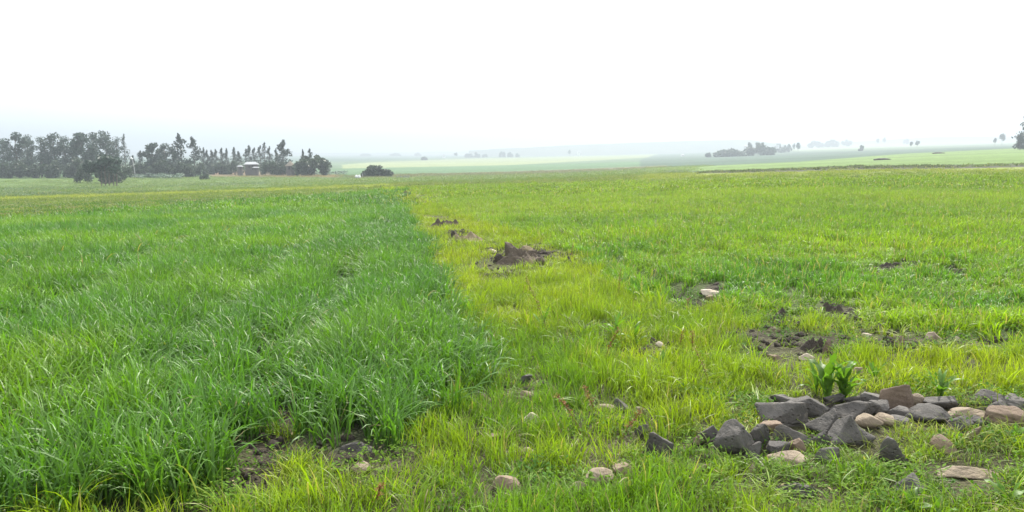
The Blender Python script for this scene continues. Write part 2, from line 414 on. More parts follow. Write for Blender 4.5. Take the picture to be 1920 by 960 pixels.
def field_col(px, py):
    c = np.empty(np.shape(px) + (3,)); c[:] = (.085, .135, .06)
    for poly, q in FIELDS: c[in_poly(px, py, poly)] = q
    return c
def build_land():
    az = np.concatenate([np.linspace(-180, -46, 40)[:-1], np.arange(-46, 46.01, .17), np.linspace(46, 180, 40)[1:]])
    r = np.concatenate([[.3], np.exp(np.arange(math.log(.5), math.log(7600), .0195))])
    A, Rr = np.meshgrid(np.radians(az[:-1]), r, indexing='ij')   # the ring closes on itself
    X = Rr * np.sin(A); Y = Rr * np.cos(A); Z = ground_z(X.ravel(), Y.ravel()).reshape(X.shape)
    px, py = to_photo(X, Y, Z); front = Y > .3
    bare = np.where(front, bare_at(px, py), .3)
    near = np.clip(1 - Rr / 25, 0, 1)
    Z = Z + near * (.02 + .05 * bare) * (fbm(X / .16, Y / .16, 2, 2) - .5)
    col = np.empty(X.shape + (4,)); col[..., 3] = 1
    col[..., :3] = (.085, .135, .06)
    for poly, c in FIELDS:
        m = in_poly(px, py, poly) & front & (Rr > 15); col[m, :3] = c
    m = in_poly(px, py, WHEAT) & front; col[m, :3] = (.055, .115, .035)
    m = in_poly(px, py, RIGHT) & front; col[m, :3] = (.085, .135, .03)
    m2 = (Rr < 62) & ~m & ~in_poly(px, py, WHEAT) & (py > 353) & front; col[m2, :3] = (.11, .125, .035)
    col[(Rr < 30) & ~front, :3] = (.08, .11, .035)
    # soil seen between the plants close by, and in bare patches
    soil = np.clip(np.maximum(bare * 1.0, np.clip(1 - Rr / 16, 0, .75)), 0, 1)[..., None]
    dark = np.array((.072, .061, .042)) * (.7 + .6 * fbm(X / .5, Y / .5, 6)[..., None])
    col[..., :3] = col[..., :3] * (1 - soil) + dark * soil
    # furrows run along the far crop
    n0, n1 = X.shape; idx = np.arange(n0 * n1).reshape(n0, n1); nx = np.roll(idx, -1, axis=0)
    Fq = np.stack([idx[:, :-1].ravel(), idx[:, 1:].ravel(), nx[:, 1:].ravel(), nx[:, :-1].ravel()], 1)[:, ::-1]
    V = np.stack([X.ravel(), Y.ravel(), Z.ravel()], 1)
    V = np.vstack([V, [[0, 0, gz(0, .3)]]])
    ctr = len(V) - 1
    tri = np.stack([np.full(n0, ctr), idx[:, 0], np.roll(idx[:, 0], -1)], 1)[:, ::-1]
    cc = np.vstack([col.reshape(-1, 4), [[.08, .07, .05, 1]]]); bb = np.append(soil.ravel(), .6)
    m, t, out = new_mat('land')
    ca = node(t, 'ShaderNodeAttribute', attribute_name='crop').outputs['Color']
    sa = node(t, 'ShaderNodeAttribute', attribute_name='soil').outputs['Fac']
    co = t.nodes.new('ShaderNodeTexCoord').outputs['Object']
    def noise(sc, d=4., rgh=.6, vec=co):
        n = node(t, 'ShaderNodeTexNoise', i_Scale=sc, i_Detail=d, i_Roughness=rgh); t.links.new(vec, n.inputs['Vector']); return n.outputs['Fac']
    st = t.nodes.new('ShaderNodeMapping'); st.inputs['Scale'].default_value = (.18, 1, 1); st.inputs['Rotation'].default_value = (0, 0, R(14)); t.links.new(co, st.inputs['Vector'])
    c = ca
    for f, lo, hi in ((noise(.021, 5, .6, st.outputs[0]), .72, 1.3), (noise(.35, 4.), .72, 1.3), (noise(2.6, 5., .7), .62, 1.4), (noise(40., 4., .7), .6, 1.4)):
        v = ramp(t, f, .28, .72, lo, hi); vm = t.nodes.new('ShaderNodeCombineColor')
        for k in range(3): t.links.new(v, vm.inputs[k])
        c = mixrgb(t, 'MULTIPLY', 1., c, vm.outputs[0])
    p = node(t, 'ShaderNodeBsdfPrincipled', i_Roughness=.95); t.links.new(c, p.inputs['Base Color']); p.inputs['Specular IOR Level'].default_value = .15
    bm = node(t, 'ShaderNodeBump', i_Strength=.7); bm.inputs['Distance'].default_value = .04
    t.links.new(noise(28., 8., .75), bm.inputs['Height'])
    bm2 = node(t, 'ShaderNodeBump', i_Strength=.6); bm2.inputs['Distance'].default_value = .35
    t.links.new(noise(2.2, 5., .75), bm2.inputs['Height']); t.links.new(bm.outputs[0], bm2.inputs['Normal'])
    t.links.new(bm2.outputs[0], p.inputs['Normal']); t.links.new(p.outputs[0], out.inputs['Surface'])
    me = mesh_np('ground', V, [Fq, tri], True, {'crop': ('FLOAT_COLOR', cc), 'soil': ('FLOAT', bb)}, [m])
    o = link('ground', me); tag(o, 'farmland of green fields rolling away to the horizon', 'ground', kind='structure')
build_land()

# far ridge: a low blue hill line behind the plain
def ridge(name, cols, depth, tops, label, seed, thick=300):
    n = 160; xs = np.linspace(0, 1, n); px = np.interp(xs, np.linspace(0, 1, len(cols)), cols)
    top = np.interp(px, cols, tops) + .8 * (fbm(px / 26., px * 0 + seed, seed) - .5) * 2
    V = []; F = []
    for k, (dy, hgt) in enumerate(((-thick, 0.), (-thick * .45, .55), (0, 1.), (thick * .6, .5), (thick, 0))):
        dep = depth + dy
        x = dep * (px - 960) / F_ * 1.007
        zt = EYE + depth * slope_v(top); zb = -40.
        V.append(np.stack([x, np.full(n, dep), zb + (zt - zb) * hgt], 1))
    V = np.concatenate(V)
    for k in range(4):
        for i in range(n - 1): F.append((k * n + i, k * n + i + 1, (k + 1) * n + i + 1, (k + 1) * n + i))
    o = link(name, mesh_np(name, V, [np.array(F)], True, mats=[M['hill']])); tag(o, label, 'hills', kind='structure'); return o
F_ = F
M['hill'] = plain_mat('hill', (.05, .075, .05), (.09, .11, .06), .01, .95, .3, .03)
ridge('hills', [880, 960, 1060, 1180, 1300, 1395, 1420, 1450, 1500, 1560], 2000, [282, 278, 273, 268, 264, 262, 265, 270, 276, 282], 'long low bluish ridge on the skyline', 3)
ridge('hills', [-900, -200, 300, 560, 640, 740, 860, 960, 1080, 1150], 3300, [286, 285, 285, 286, 287, 286, 284, 283, 284, 292], 'faint low hill line far across the plain', 5)
ridge('hills', [1560, 1640, 1700, 1760, 1830, 1900, 1960, 2300, 2900], 2600, [268, 263, 259, 257, 256, 257, 258, 255, 260], 'faint pale hill line above the right-hand fields', 8)

# ------------------------------------------------------------------ haze
def build_haze():
    mb = MB(); mb.box((0, 0, 30), (17000, 17000, 180))
    m, t, out = new_mat('haze_air')
    v = t.nodes.new('ShaderNodeVolumePrincipled')
    v.inputs['Color'].default_value = (.575, .655, .71, 1); v.inputs['Density'].default_value = HAZE_DENSITY; v.inputs['Anisotropy'].default_value = .35
    t.links.new(v.outputs[0], out.inputs['Volume'])
    m.cycles.homogeneous_volume = True
    o = mb.build('haze', m); tag(o, 'thin pale haze over the whole plain', 'haze', kind='stuff')
build_haze()

# ------------------------------------------------------------------ grass and crops (instanced clumps)
def blade_clump(name, n, spread, hgt, wid, lean, seg=5, seed=0, curl=1.0, mat=None, hvar=.3, fold=True):
    g = np.random.default_rng(seed); V = []; Fq = []; bl = []; al = []; k = 0
    for i in range(n):
        r = spread * math.sqrt(g.random()); th = g.random() * 6.283
        b = np.array([r * math.cos(th), r * math.sin(th), -.02])
        L = hgt * (1 + hvar * (g.random() * 2 - 1)); w = wid * (.7 + .6 * g.random())
        ph = g.random() * 6.283; d = np.array([math.cos(ph), math.sin(ph), 0])
        ln = lean * (.3 + 1.2 * g.random()); tw = (g.random() - .5) * 1.6
        s = np.array([-d[1], d[0], 0]); rnd = g.random()
        p = b.copy(); ang = ln * .25
        for j in range(seg + 1):
            t = j / seg
            if j:
                ang = ln * (.25 + curl * 1.5 * t ** 2.0)
                p = p + L / seg * (math.sin(ang) * d + math.cos(ang) * np.array([0, 0, 1]))
            prof = (.55 + .45 * min(1, t * 3)) * (1 - max(0, (t - .45) / .55) ** 1.6) + .03
            a = tw * t; up = np.array([-math.cos(ang) * d[0], -math.cos(ang) * d[1], math.sin(ang)])
            side = math.cos(a) * s + math.sin(a) * up
            V += [p - side * w / 2 * prof, p + side * w / 2 * prof]; bl += [rnd, rnd]; al += [t, t]
            if j: Fq.append((k + 2 * j - 2, k + 2 * j - 1, k + 2 * j + 1, k + 2 * j))
        k += 2 * (seg + 1)
    me = mesh_np(name, np.array(V), [np.array(Fq)], True, {'blade': ('FLOAT', bl), 'along': ('FLOAT', al)}, [mat])
    return bpy.data.objects.new(name, me)      # only used through the crop's own nodes
def leafy_clump(name, n, spread, size, seed, mat, hgt=.08):
    g = np.random.default_rng(seed); V = []; Fq = []; bl = []; al = []
    for i in range(n):
        r = spread * math.sqrt(g.random()); th = g.random() * 6.283
        c = np.array([r * math.cos(th), r * math.sin(th), hgt * g.random() ** .7])
        ph = g.random() * 6.283; el = g.random() * .9; d = np.array([math.cos(ph) * math.cos(el), math.sin(ph) * math.cos(el), math.sin(el)])
        s = np.cross(d, [0, 0, 1]); s /= np.linalg.norm(s); L = size * (.6 + .8 * g.random()); w = L * .5
        k = len(V); V += [c - d * L / 2, c + s * w / 2, c + d * L / 2, c - s * w / 2]; Fq.append((k, k + 1, k + 2, k + 3))
        q = g.random(); bl += [q] * 4; al += [.5] * 4
    return bpy.data.objects.new(name, mesh_np(name, np.array(V), [np.array(Fq)], False, {'blade': ('FLOAT', bl), 'along': ('FLOAT', al)}, [mat]))
def stuff(name, label, cat, P, rot, scl, tint, pick, protos):
    n = len(P)
    me = bpy.data.meshes.new(name); me.vertices.add(n); me.vertices.foreach_set('co', np.asarray(P, np.float32).ravel())
    def at_(k, typ, key, val, dt=np.float32):
        a = me.attributes.new(k, typ, 'POINT'); a.data.foreach_set(key, np.asarray(val, dt).ravel())
    at_('rot', 'FLOAT_VECTOR', 'vector', rot); at_('scl', 'FLOAT_VECTOR', 'vector', scl)
    at_('tint', 'FLOAT_COLOR', 'color', np.concatenate([tint, np.ones((n, 1))], 1)); at_('pick', 'INT', 'value', pick, np.int32)
    o = link(name, me); tag(o, label, cat, kind='stuff')
    g = bpy.data.node_groups.new(name, 'GeometryNodeTree')
    g.interface.new_socket('Geometry', in_out='INPUT', socket_type='NodeSocketGeometry')
    g.interface.new_socket('Geometry', in_out='OUTPUT', socket_type='NodeSocketGeometry')
    gi = g.nodes.new('NodeGroupInput'); go = g.nodes.new('NodeGroupOutput')
    ip = g.nodes.new('GeometryNodeInstanceOnPoints'); ip.inputs['Pick Instance'].default_value = True
    jn = g.nodes.new('GeometryNodeJoinGeometry')
    for pr in protos:
        oi = g.nodes.new('GeometryNodeObjectInfo'); oi.inputs['Object'].default_value = pr
        gt = g.nodes.new('GeometryNodeGeometryToInstance'); g.links.new(oi.outputs['Geometry'], gt.inputs[0]); g.links.new(gt.outputs[0], jn.inputs[0])
    def na(k, typ):
        a = g.nodes.new('GeometryNodeInputNamedAttribute'); a.data_type = typ; a.inputs['Name'].default_value = k
        return a.outputs['Attribute']
    er = g.nodes.new('FunctionNodeEulerToRotation'); g.links.new(na('rot', 'FLOAT_VECTOR'), er.inputs[0])
    g.links.new(gi.outputs[0], ip.inputs['Points']); g.links.new(jn.outputs[0], ip.inputs['Instance'])
    g.links.new(na('pick', 'INT'), ip.inputs['Instance Index']); g.links.new(er.outputs[0], ip.inputs['Rotation'])
    g.links.new(na('scl', 'FLOAT_VECTOR'), ip.inputs['Scale']); g.links.new(ip.outputs[0], go.inputs[0])
    md = o.modifiers.new('clumps', 'NODES'); md.node_group = g
    return o
def scatter(dens, r0, r1, a0=-52, a1=52):
    n = int(dens * .5 * R(a1 - a0) * (r1 * r1 - r0 * r0))
    r = np.sqrt(rng.uniform(r0 * r0, r1 * r1, n)); a = np.radians(rng.uniform(a0, a1, n))
    x, y = r * np.sin(a), r * np.cos(a); z = ground_z(x, y); px, py = to_photo(x, y, z)
    return x, y, z, px, py, r
def collect(parts):
    return [np.concatenate([p[i] for p in parts]) for i in range(5)]
def lerp(a, b, t): return np.asarray(a) * (1 - t[:, None]) + np.asarray(b) * t[:, None]
ROCK_SPOTS = []      # (x, y, radius): filled by the stones, kept clear of grass

# ------------------------------------------------------------------ stones
def icosphere(sub):
    t = (1 + 5 ** .5) / 2
    V = [(-1, t, 0), (1, t, 0), (-1, -t, 0), (1, -t, 0), (0, -1, t), (0, 1, t), (0, -1, -t), (0, 1, -t), (t, 0, -1), (t, 0, 1), (-t, 0, -1), (-t, 0, 1)]
    Fc = [(0, 11, 5), (0, 5, 1), (0, 1, 7), (0, 7, 10), (0, 10, 11), (1, 5, 9), (5, 11, 4), (11, 10, 2), (10, 7, 6), (7, 1, 8), (3, 9, 4), (3, 4, 2), (3, 2, 6), (3, 6, 8), (3, 8, 9), (4, 9, 5), (2, 4, 11), (6, 2, 10), (8, 6, 7), (9, 8, 1)]
    V = [np.array(v) / np.linalg.norm(v) for v in V]
    for _ in range(sub):
        c = {}; nf = []
        def mid(a, b):
            k = (min(a, b), max(a, b))
            if k not in c: m = V[a] + V[b]; V.append(m / np.linalg.norm(m)); c[k] = len(V) - 1
            return c[k]
        for a, b, d in Fc:
            e, f, g = mid(a, b), mid(b, d), mid(d, a); nf += [(a, e, g), (b, f, e), (d, g, f), (e, f, g)]
        Fc = nf
    return np.array(V), np.array(Fc)
ICO = {s: icosphere(s) for s in (2, 3, 4)}
def n3(p, s):
    return (vnoise(p[:, 0] + 3.1 * p[:, 2], p[:, 1] - 1.7 * p[:, 2], s) + vnoise(p[:, 1] + 7.3, p[:, 2] + 2.2 * p[:, 0], s + 1)) / 2
def rock_mesh(name, size, seed, mat, round_=.0, sub=4, peak=None):
    g = np.random.default_rng(seed); D, Fc = ICO[sub]
    k = 13 if round_ < .3 else 18
    N = g.normal(size=(k, 3)); N /= np.linalg.norm(N, axis=1)[:, None]
    N = np.vstack([N, [[0, 0, 1], [0, 0, -1]]]); off = np.append(g.uniform(.5, 1.0, k), [.95, .8])
    dots = np.maximum(D @ N.T, 1e-3)
    rr = off / dots
    sharp = 24 if round_ < .12 else (14 if round_ < .3 else 8)
    r = (rr ** -sharp).sum(1) ** (-1 / sharp)          # a rounded polyhedron
    r = r * (1 - round_) + round_
    P = D * r[:, None]
    P = P / np.abs(P).max(0)
    P[:, 0] += P[:, 2] * g.uniform(-.3, .3); P[:, 2] += P[:, 0] * g.uniform(-.25, .25); P[:, :2] *= (1 - .22 * np.clip(P[:, 2:3], -1, 1))
    P = P * (1 + .10 * (n3(P * 2.3 + seed, seed) - .5)[:, None] + .07 * (n3(P * 5 + seed, seed + 2) - .5)[:, None] + .045 * (n3(P * 12 + seed, seed + 3) - .5)[:, None])
    if peak is not None:                                # lean the top towards one side
        tz = np.clip((P[:, 2] + 1) / 2, 0, 1); P[:, 0] = P[:, 0] * (1 - .55 * tz) + peak * .55 * tz
    P = P * (np.array(size) / 2)
    return mesh_np(name, P, [Fc], True, mats=[mat])
PILE = 'stones of the cairn at lower right'
def rock(x0, x1, top, bot, kind, label, group, seed, tilt=0, deep=.9, round_=0., peak=None, sub=4, sink=.2, name='stone', cat='stone'):
    """a stone given by its edges in the photograph; it stands on the ground at its foot"""
    cx = (x0 + x1) / 2
    if group == PILE: e = (x1 - x0) * .05; x0 -= e; x1 += e; top -= 3
    x, y, t = at(cx, bot)
    w = (x1 - x0) / F * t * 1.12; h = (bot - top) / F * t
    d = max(w * deep * .95, h * .7) if w < 2.4 * h else min(w * .8, h * 1.8)
    me = rock_mesh(name, (2., 2., 2.), seed, M[kind], round_, sub, peak)
    n = len(me.vertices); P = np.empty(n * 3, np.float32); me.vertices.foreach_get('co', P); P = P.reshape(-1, 3).astype(float)
    ca, sa = math.cos(R(tilt)), math.sin(R(tilt))
    P = np.stack([P[:, 0] * ca + P[:, 2] * sa, P[:, 1], -P[:, 0] * sa + P[:, 2] * ca], 1)
    P /= np.abs(P).max(0)
    y0 = y + d * .4; g0 = gz(x, y0); zb = g0 - sink * h; H = h * (1 + sink)
    for _ in range(6):                     # settle width and height so that it stands where the photo shows it
        q = P * np.array([w / 2, d / 2, H / 2]) + np.array([x, y0, zb + H / 2])
        qx, qy = to_photo(q[:, 0], q[:, 1], q[:, 2])
        w *= (x1 - x0) * 1.12 / (qx.max() - qx.min()); x += (cx - (qx.max() + qx.min()) / 2) / F * t
        H = max(.25 * h, H + (qy.min() - top) / F * t)
    me.vertices.foreach_set('co', (P * np.array([w / 2, d / 2, H / 2])).astype(np.float32).ravel()); me.update()
    o = link(name, me, loc=(x, y0, zb + H / 2))
    tag(o, label, cat, group)
    ROCK_SPOTS.append((x, y0, max(w, d) * .42))
    return o
PILE = 'stones of the cairn at lower right'
for args in [
    (1210, 1258, 813, 866, 'basalt', 'dark stone standing alone in grass at the left end of the stone heap', PILE, 1, -12, .8, .0),
    (1308, 1349, 800, 834, 'basalt', 'low grey brown stone tucked behind the tall wedge-shaped boulder', PILE, 2, 5),
    (1345, 1414, 788, 857, 'basalt', 'tall dark wedge-shaped boulder with a lit right face at the left of the heap', PILE, 3, 10, .8, 0., -.35),
    (1401, 1440, 797, 846, 'basalt', 'dark grey stone leaning against the right side of the wedge-shaped boulder', PILE, 4, 8),
    (1428, 1465, 791, 814, 'brown', 'small brown-topped stone wedged below the biggest dark boulder of the heap', PILE, 5, -14),
    (1455, 1522, 799, 834, 'basalt', 'smooth dark stone below the middle of the heap, right of the brown-topped stone', PILE, 6, 8),
    (1440, 1478, 829, 861, 'basalt', 'shaded brown black stone above the tan sloping slab', PILE, 7, 0),
    (1470, 1508, 824, 851, 'brown', 'brown slab sloping down behind the tan slab', PILE, 8, 24),
    (1444, 1508, 847, 875, 'tan', 'tan sloping slab at the foot of the heap', PILE, 9, -16, 1., .2),
    (1424, 1508, 755, 806, 'basalt', 'biggest dark boulder at the upper left of the heap', PILE, 10, 4, .7),
    (1450, 1522, 743, 766, 'basalt', 'flat dark slab lying at the back left of the heap', PILE, 11, 2, .8),
    (1480, 1550, 744, 785, 'basalt', 'dark block with a pointed right shoulder behind the biggest boulder', PILE, 12, -8, .8),
    (1512, 1567, 768, 822, 'basalt', 'pitted grey boulder in the middle of the heap', PILE, 13, 6, .9),
    (1558, 1634, 781, 840, 'basalt', 'large grey wedge leaning right in front of the long flat stone', PILE, 14, 14, .7, 0., -.2),
    (1556, 1638, 754, 786, 'basalt', 'long flat dark stone across the middle of the heap', PILE, 15, 3, .6),
    (1586, 1624, 744, 764, 'basalt', 'small dark stone behind the long flat one', PILE, 16, 0),
    (1610, 1661, 737, 766, 'basalt', 'dark rough stone beside the pointed tan slab', PILE, 17, -5),
    (1655, 1712, 724, 768, 'brown', 'upright pointed grey tan slab at the back of the heap', PILE, 18, 0, .6, 0., .75),
    (1627, 1664, 752, 780, 'basalt', 'dark block in front of the pointed tan slab', PILE, 19, 8),
    (1702, 1737, 740, 764, 'tan', 'round tan stone just right of the pointed slab', PILE, 20, 0, .9, .45),
    (1658, 1704, 763, 785, 'basalt', 'low dark stone left of the broad smooth boulder', PILE, 21, 0),
    (1696, 1779, 758, 797, 'basalt', 'broad smooth grey boulder in the right half of the heap', PILE, 22, 2, .7, .15),
    (1608, 1652, 777, 806, 'tan', 'tan stone lying low right of the large grey wedge', PILE, 23, 12, 1., .25),
    (1640, 1678, 776, 800, 'tan', 'pinkish tan rounded stone with a dark stone behind', PILE, 24, -6, .9, .4),
    (1819, 1886, 732, 763, 'basalt', 'dark domed boulder at the back right of the heap by a dock plant', PILE, 25, 4, .7, .15),
    (1880, 1935, 740, 768, 'basalt', 'dark stone cut by the right edge of the photo', PILE, 26, 10),
    (1779, 1857, 766, 786, 'tan', 'flat tan slab in front of the dark domed boulder', PILE, 27, -3, .8),
    (1775, 1822, 782, 807, 'basalt', 'dark low stone under the flat tan slab', PILE, 28, 0),
    (1819, 1853, 781, 806, 'basalt', 'angular dark stone left of the big tan grey boulder', PILE, 29, 9),
    (1855, 1942, 763, 806, 'brown', 'big tan grey boulder at the right end of the heap', PILE, 30, 4, .7, .1),
    (1653, 1710, 821, 873, 'basalt', 'dark angular block standing alone in weeds in front of the heap', PILE, 31, 16, .8),
    (1748, 1791, 816, 852, 'brown', 'rounded brown stone in weeds right of the dark angular block', PILE, 32, 0, .9, .35),
    (1811, 1838, 802, 828, 'brown', 'small reddish brown stone below the angular dark stone', PILE, 33, 20),
    (1768, 1876, 876, 900, 'tan', 'long flat tan slab lying in grass near the bottom right', PILE, 34, -2, .6),
    (1671, 1736, 889, 932, 'basalt', 'dark pitted stone half sunk in grass at the bottom right', PILE, 35, 6, .8),
    (1530, 1572, 841, 871, 'basalt', 'shadowed dark stone under the large grey wedge', PILE, 36, 0),
    (1520, 1560, 812, 840, 'basalt', 'dark shaded stone under the pitted grey boulder', PILE, 101, 0),
    (1440, 1475, 742, 762, 'basalt', 'small dark stone at the very back left corner of the heap', PILE, 102, 0),
    (1545, 1580, 740, 760, 'basalt', 'small dark stone behind the dock leaves at the back of the heap', PILE, 103, 0),
    (1395, 1425, 830, 860, 'basalt', 'dark stone in shade at the right foot of the wedge-shaped boulder', PILE, 104, 0),
    (1735, 1790, 745, 768, 'basalt', 'dark low stone behind the broad smooth boulder', PILE, 105, 0, .8),
    (1660, 1700, 780, 800, 'basalt', 'dark stone in the gap left of the broad smooth boulder', PILE, 106, 0),
    (1850, 1890, 752, 776, 'basalt', 'dark stone behind the big tan grey boulder', PILE, 107, 0),
    (1295, 1318, 818, 838, 'brown', 'small brown stone left of the low grey brown stone', PILE, 108, 0),
    (1478, 1515, 770, 800, 'basalt', 'dark stone filling the gap left of the pitted grey boulder', PILE, 109, 0),
    (1450, 1530, 908, 936, 'basalt', 'dark flat stone nearly hidden by grass below the tan sloping slab', PILE, 37, 0, .7),
]:
    rock(*args)
LOOSE = 'loose stones in the grass'
for args in [
    (1230, 1246, 640, 652, 'pale', 'small pale round pebble in the middle of the strip', LOOSE, 41, 0, .9, .5),
    (1090, 1106, 606, 622, 'basalt', 'small dark stone left of the middle dock plant', LOOSE, 42, 0, .9, .1),
    (660, 698, 863, 890, 'tan', 'tan stone at the foot of the wheat', LOOSE, 43, 12, .9, .2),
    (640, 700, 828, 848, 'basalt', 'grey slab in shade under the wheat edge', LOOSE, 44, 0, .7),
    (925, 974, 891, 928, 'brown', 'rounded brown stone in front grass below the middle', LOOSE, 45, -6, .9, .3),
    (1098, 1148, 876, 910, 'tan', 'rounded tan stone left of the heap', LOOSE, 46, 6, .9, .35),
    (1060, 1104, 902, 932, 'tan', 'tan stone sunk in grass just below the rounded tan stone', LOOSE, 47, 0, .9, .25),
    (1150, 1190, 866, 894, 'brown', 'brown stone between the rounded tan stone and the heap', LOOSE, 48, 0, .9, .1),
    (980, 1010, 773, 800, 'pale', 'pale pointed stone in the middle of the grass strip', LOOSE, 49, 20, .8, .1),
    (972, 1000, 732, 752, 'brown', 'grey brown stone above the pale pointed one', LOOSE, 50, 0, .9, .2),
    (972, 996, 702, 722, 'basalt', 'small dark stone above the grey brown one in the strip', LOOSE, 51, 0),
    (900, 922, 738, 754, 'brown', 'reddish stone at the right corner of the wheat', LOOSE, 52, 0, .9, .2),
    (1315, 1346, 542, 554, 'pale', 'pale flat stone at the near edge of the right field', LOOSE, 53, 0, .8),
    (1322, 1344, 552, 564, 'brown', 'grey stone just below the pale flat one', LOOSE, 54, 0, .8),
    (1734, 1769, 622, 640, 'tan', 'tan pointed stone on bare soil at right', LOOSE, 55, 6, .7),
    (1674, 1697, 629, 652, 'brown', 'upright grey brown stone left of the tan pointed one', LOOSE, 56, 0, .6, .2),
    (1786, 1800, 630, 642, 'pale', 'small pale stone right of the tan pointed one', LOOSE, 57, 0),
    (1615, 1634, 624, 632, 'pale', 'thin pale stone in the furrow left of the upright stone', LOOSE, 58, 0, .7),
    (1541, 1558, 636, 664, 'brown', 'reddish brown upright clod at the head of the furrow', LOOSE, 59, -10, .6),
    (1438, 1462, 612, 624, 'brown', 'reddish stone in bare soil left of the furrow', LOOSE, 60, 0),
    (1498, 1526, 662, 678, 'pale', 'pinkish pale stone behind the tall dock plant', LOOSE, 61, 0, .8, .2),
    (1440, 1470, 664, 682, 'brown', 'grey stone left of the pinkish pale one', LOOSE, 62, 0),
    (1118, 1160, 757, 770, 'tan', 'flat tan stone in grass with a dark stone at its right', LOOSE, 63, 0, .8, .2),
    (1153, 1182, 747, 772, 'basalt', 'dark stone at the right of the flat tan one', LOOSE, 64, 0),
    (1186, 1212, 762, 782, 'tan', 'tan grey stone in grass above the left end of the heap', LOOSE, 65, 0, .9, .3),
    (1190, 1214, 795, 825, 'basalt', 'grey stone just left of the heap\'s first dark stone', LOOSE, 66, 0),
    (1596, 1618, 688, 708, 'tan', 'tan stone beside the tall dock plant', LOOSE, 67, 20, .7),
    (395, 425, 921, 940, 'brown', 'brown stone on bare soil at lower left', LOOSE, 68, 0, .8, .2),
    (450, 476, 878, 890, 'tan', 'small tan stone on the bare soil near the wheat notch', LOOSE, 69, 0, .8),
    (1820, 1842, 640, 652, 'tan', 'small tan stone at the right end of the bare soil', LOOSE, 70, 0),
    (1845, 1872, 648, 658, 'brown', 'flat brown stone at the right end of the bare soil', LOOSE, 71, 0),
    (912, 936, 466, 476, 'pale', 'pale stone at the left of the big soil mound', LOOSE, 72, 0, .8, .1),
    (978, 1002, 838, 852, 'tan', 'low tan stone in grass below the pale pointed one', LOOSE, 73, 0, .9, .3),
    (1070, 1086, 822, 848, 'tan', 'tall narrow tan stone behind the low grass', LOOSE, 74, 0, .7),
    (912, 940, 812, 826, 'brown', 'dull brown stone in the shade right of the wheat', LOOSE, 75, 0, .9, .2),
    (1402, 1418, 870, 890, 'tan', 'tan stone half hidden by grass below the wedge-shaped boulder', LOOSE, 76, 0, .8, .2),
    (1290, 1330, 870, 890, 'brown', 'brown stone hidden in grass between the heap and the lone stone', LOOSE, 77, 0, .8, .2),
    (1660, 1690, 638, 656, 'soil_dark', 'dark clod beside the upright grey brown stone', LOOSE, 78, 0),
]:
    rock(*args)

# ------------------------------------------------------------------ soil mounds
def mound(x0, x1, top, bot, label, seed, mat, peaks=(), deep=.7, rough=.5):
    cx = (x0 + x1) / 2; x, y, t = at(cx, bot); w = (x1 - x0) / F * t; h = (bot - top) / F * t
    d = w * deep; n, k = 64, 26
    th = np.arange(n) / n * 2 * math.pi; rr = np.linspace(0, 1.08, k)
    T, Q = np.meshgrid(th, rr, indexing='ij')
    X = np.cos(T) * Q * w / 2; Y = np.sin(T) * Q * d / 2
    base = np.clip(1 - Q ** 2, -.2, 1) ** 1 * .4
    base = np.where(Q > 1, -.2, np.clip(1 - Q ** 2, 0, 1) * .42)
    nz = fbm(X / (w * .12) + seed * 3, Y / (w * .12), seed, 4); Z = base + rough * (nz - .45) * np.clip(1.25 - Q, 0, 1) * 1.5
    for ux, uy, ph, pw in peaks:
        Z = np.maximum(Z, ph * np.clip(1 - np.hypot((X / (w / 2) - ux), (Y / (d / 2) - uy)) / pw, 0, 1) ** .7 * (.8 + .4 * nz))
    Z *= h
    Z += ground_z((x + X).ravel(), (y + d / 2 + Y).ravel()).reshape(X.shape) - .03 * Q
    idx = np.arange(n * k).reshape(n, k); nx = np.roll(idx, -1, 0)
    Fq = np.stack([idx[:, :-1].ravel(), idx[:, 1:].ravel(), nx[:, 1:].ravel(), nx[:, :-1].ravel()], 1)[:, ::-1]
    V = np.stack([X.ravel(), Y.ravel(), Z.ravel() - gz(x, y + d / 2)], 1)
    o = link('soil_mound', mesh_np('soil_mound', V, [Fq], False, mats=[M[mat]]), loc=(x, y + d / 2, gz(x, y + d / 2)))
    tag(o, label, 'soil mound', 'soil mounds along the grass strip'); ROCK_SPOTS.append((x, y + d / 2, w * .36)); return o
mound(925, 1022, 452, 497, 'largest grey heap of dug soil with a peaked top on the grass strip', 1, 'soil',
      ((.0, .1, .6, .6), (.6, .1, .45, .35), (-.55, -.2, .4, .35)), .7, .55)
mound(845, 912, 430, 454, 'dark-fronted soil heap with dry straw left of the largest heap', 2, 'straw', ((-.75, -.1, .8, .35), (.1, 0, .8, .5)), .8, .5)
mound(800, 866, 404, 427, 'long low line of soil clods beyond the straw heap', 3, 'soil', ((-.4, .2, .8, .3), (.1, 0, .7, .35), (.6, -.2, .8, .3)), .5, .7)
mound(745, 775, 356, 366, 'small far heap at the tip of the grass strip', 4, 'soil', ((0, 0, .9, .5),), .8, .6)
mound(985, 1012, 500, 513, 'small dark clod heap just below the largest heap', 5, 'soil_dark', ((0, 0, 1, .6),), .8, .6)
mound(905, 945, 512, 532, 'low grey brown heap of crumbled soil in front of the largest heap', 6, 'straw', ((0, 0, .8, .5),), .8, .6)
mound(1052, 1080, 480, 496, 'dark low clod heap right of the largest heap', 7, 'soil_dark', ((0, 0, 1, .6),), .8, .6)
mound(1535, 1600, 566, 590, 'dark turned soil ridge at the edge of the right field', 8, 'soil_dark', ((-.3, 0, .9, .4), (.4, 0, .8, .4)), .6, .6)
mound(1768, 1810, 498, 516, 'dark bare clod heap inside the right field', 9, 'soil_dark', ((0, 0, .9, .5),), .7, .6)
mound(1445, 1500, 574, 602, 'dark hummock on the near edge of the right field', 10, 'soil_dark', ((0, 0, .8, .6),), .7, .6)
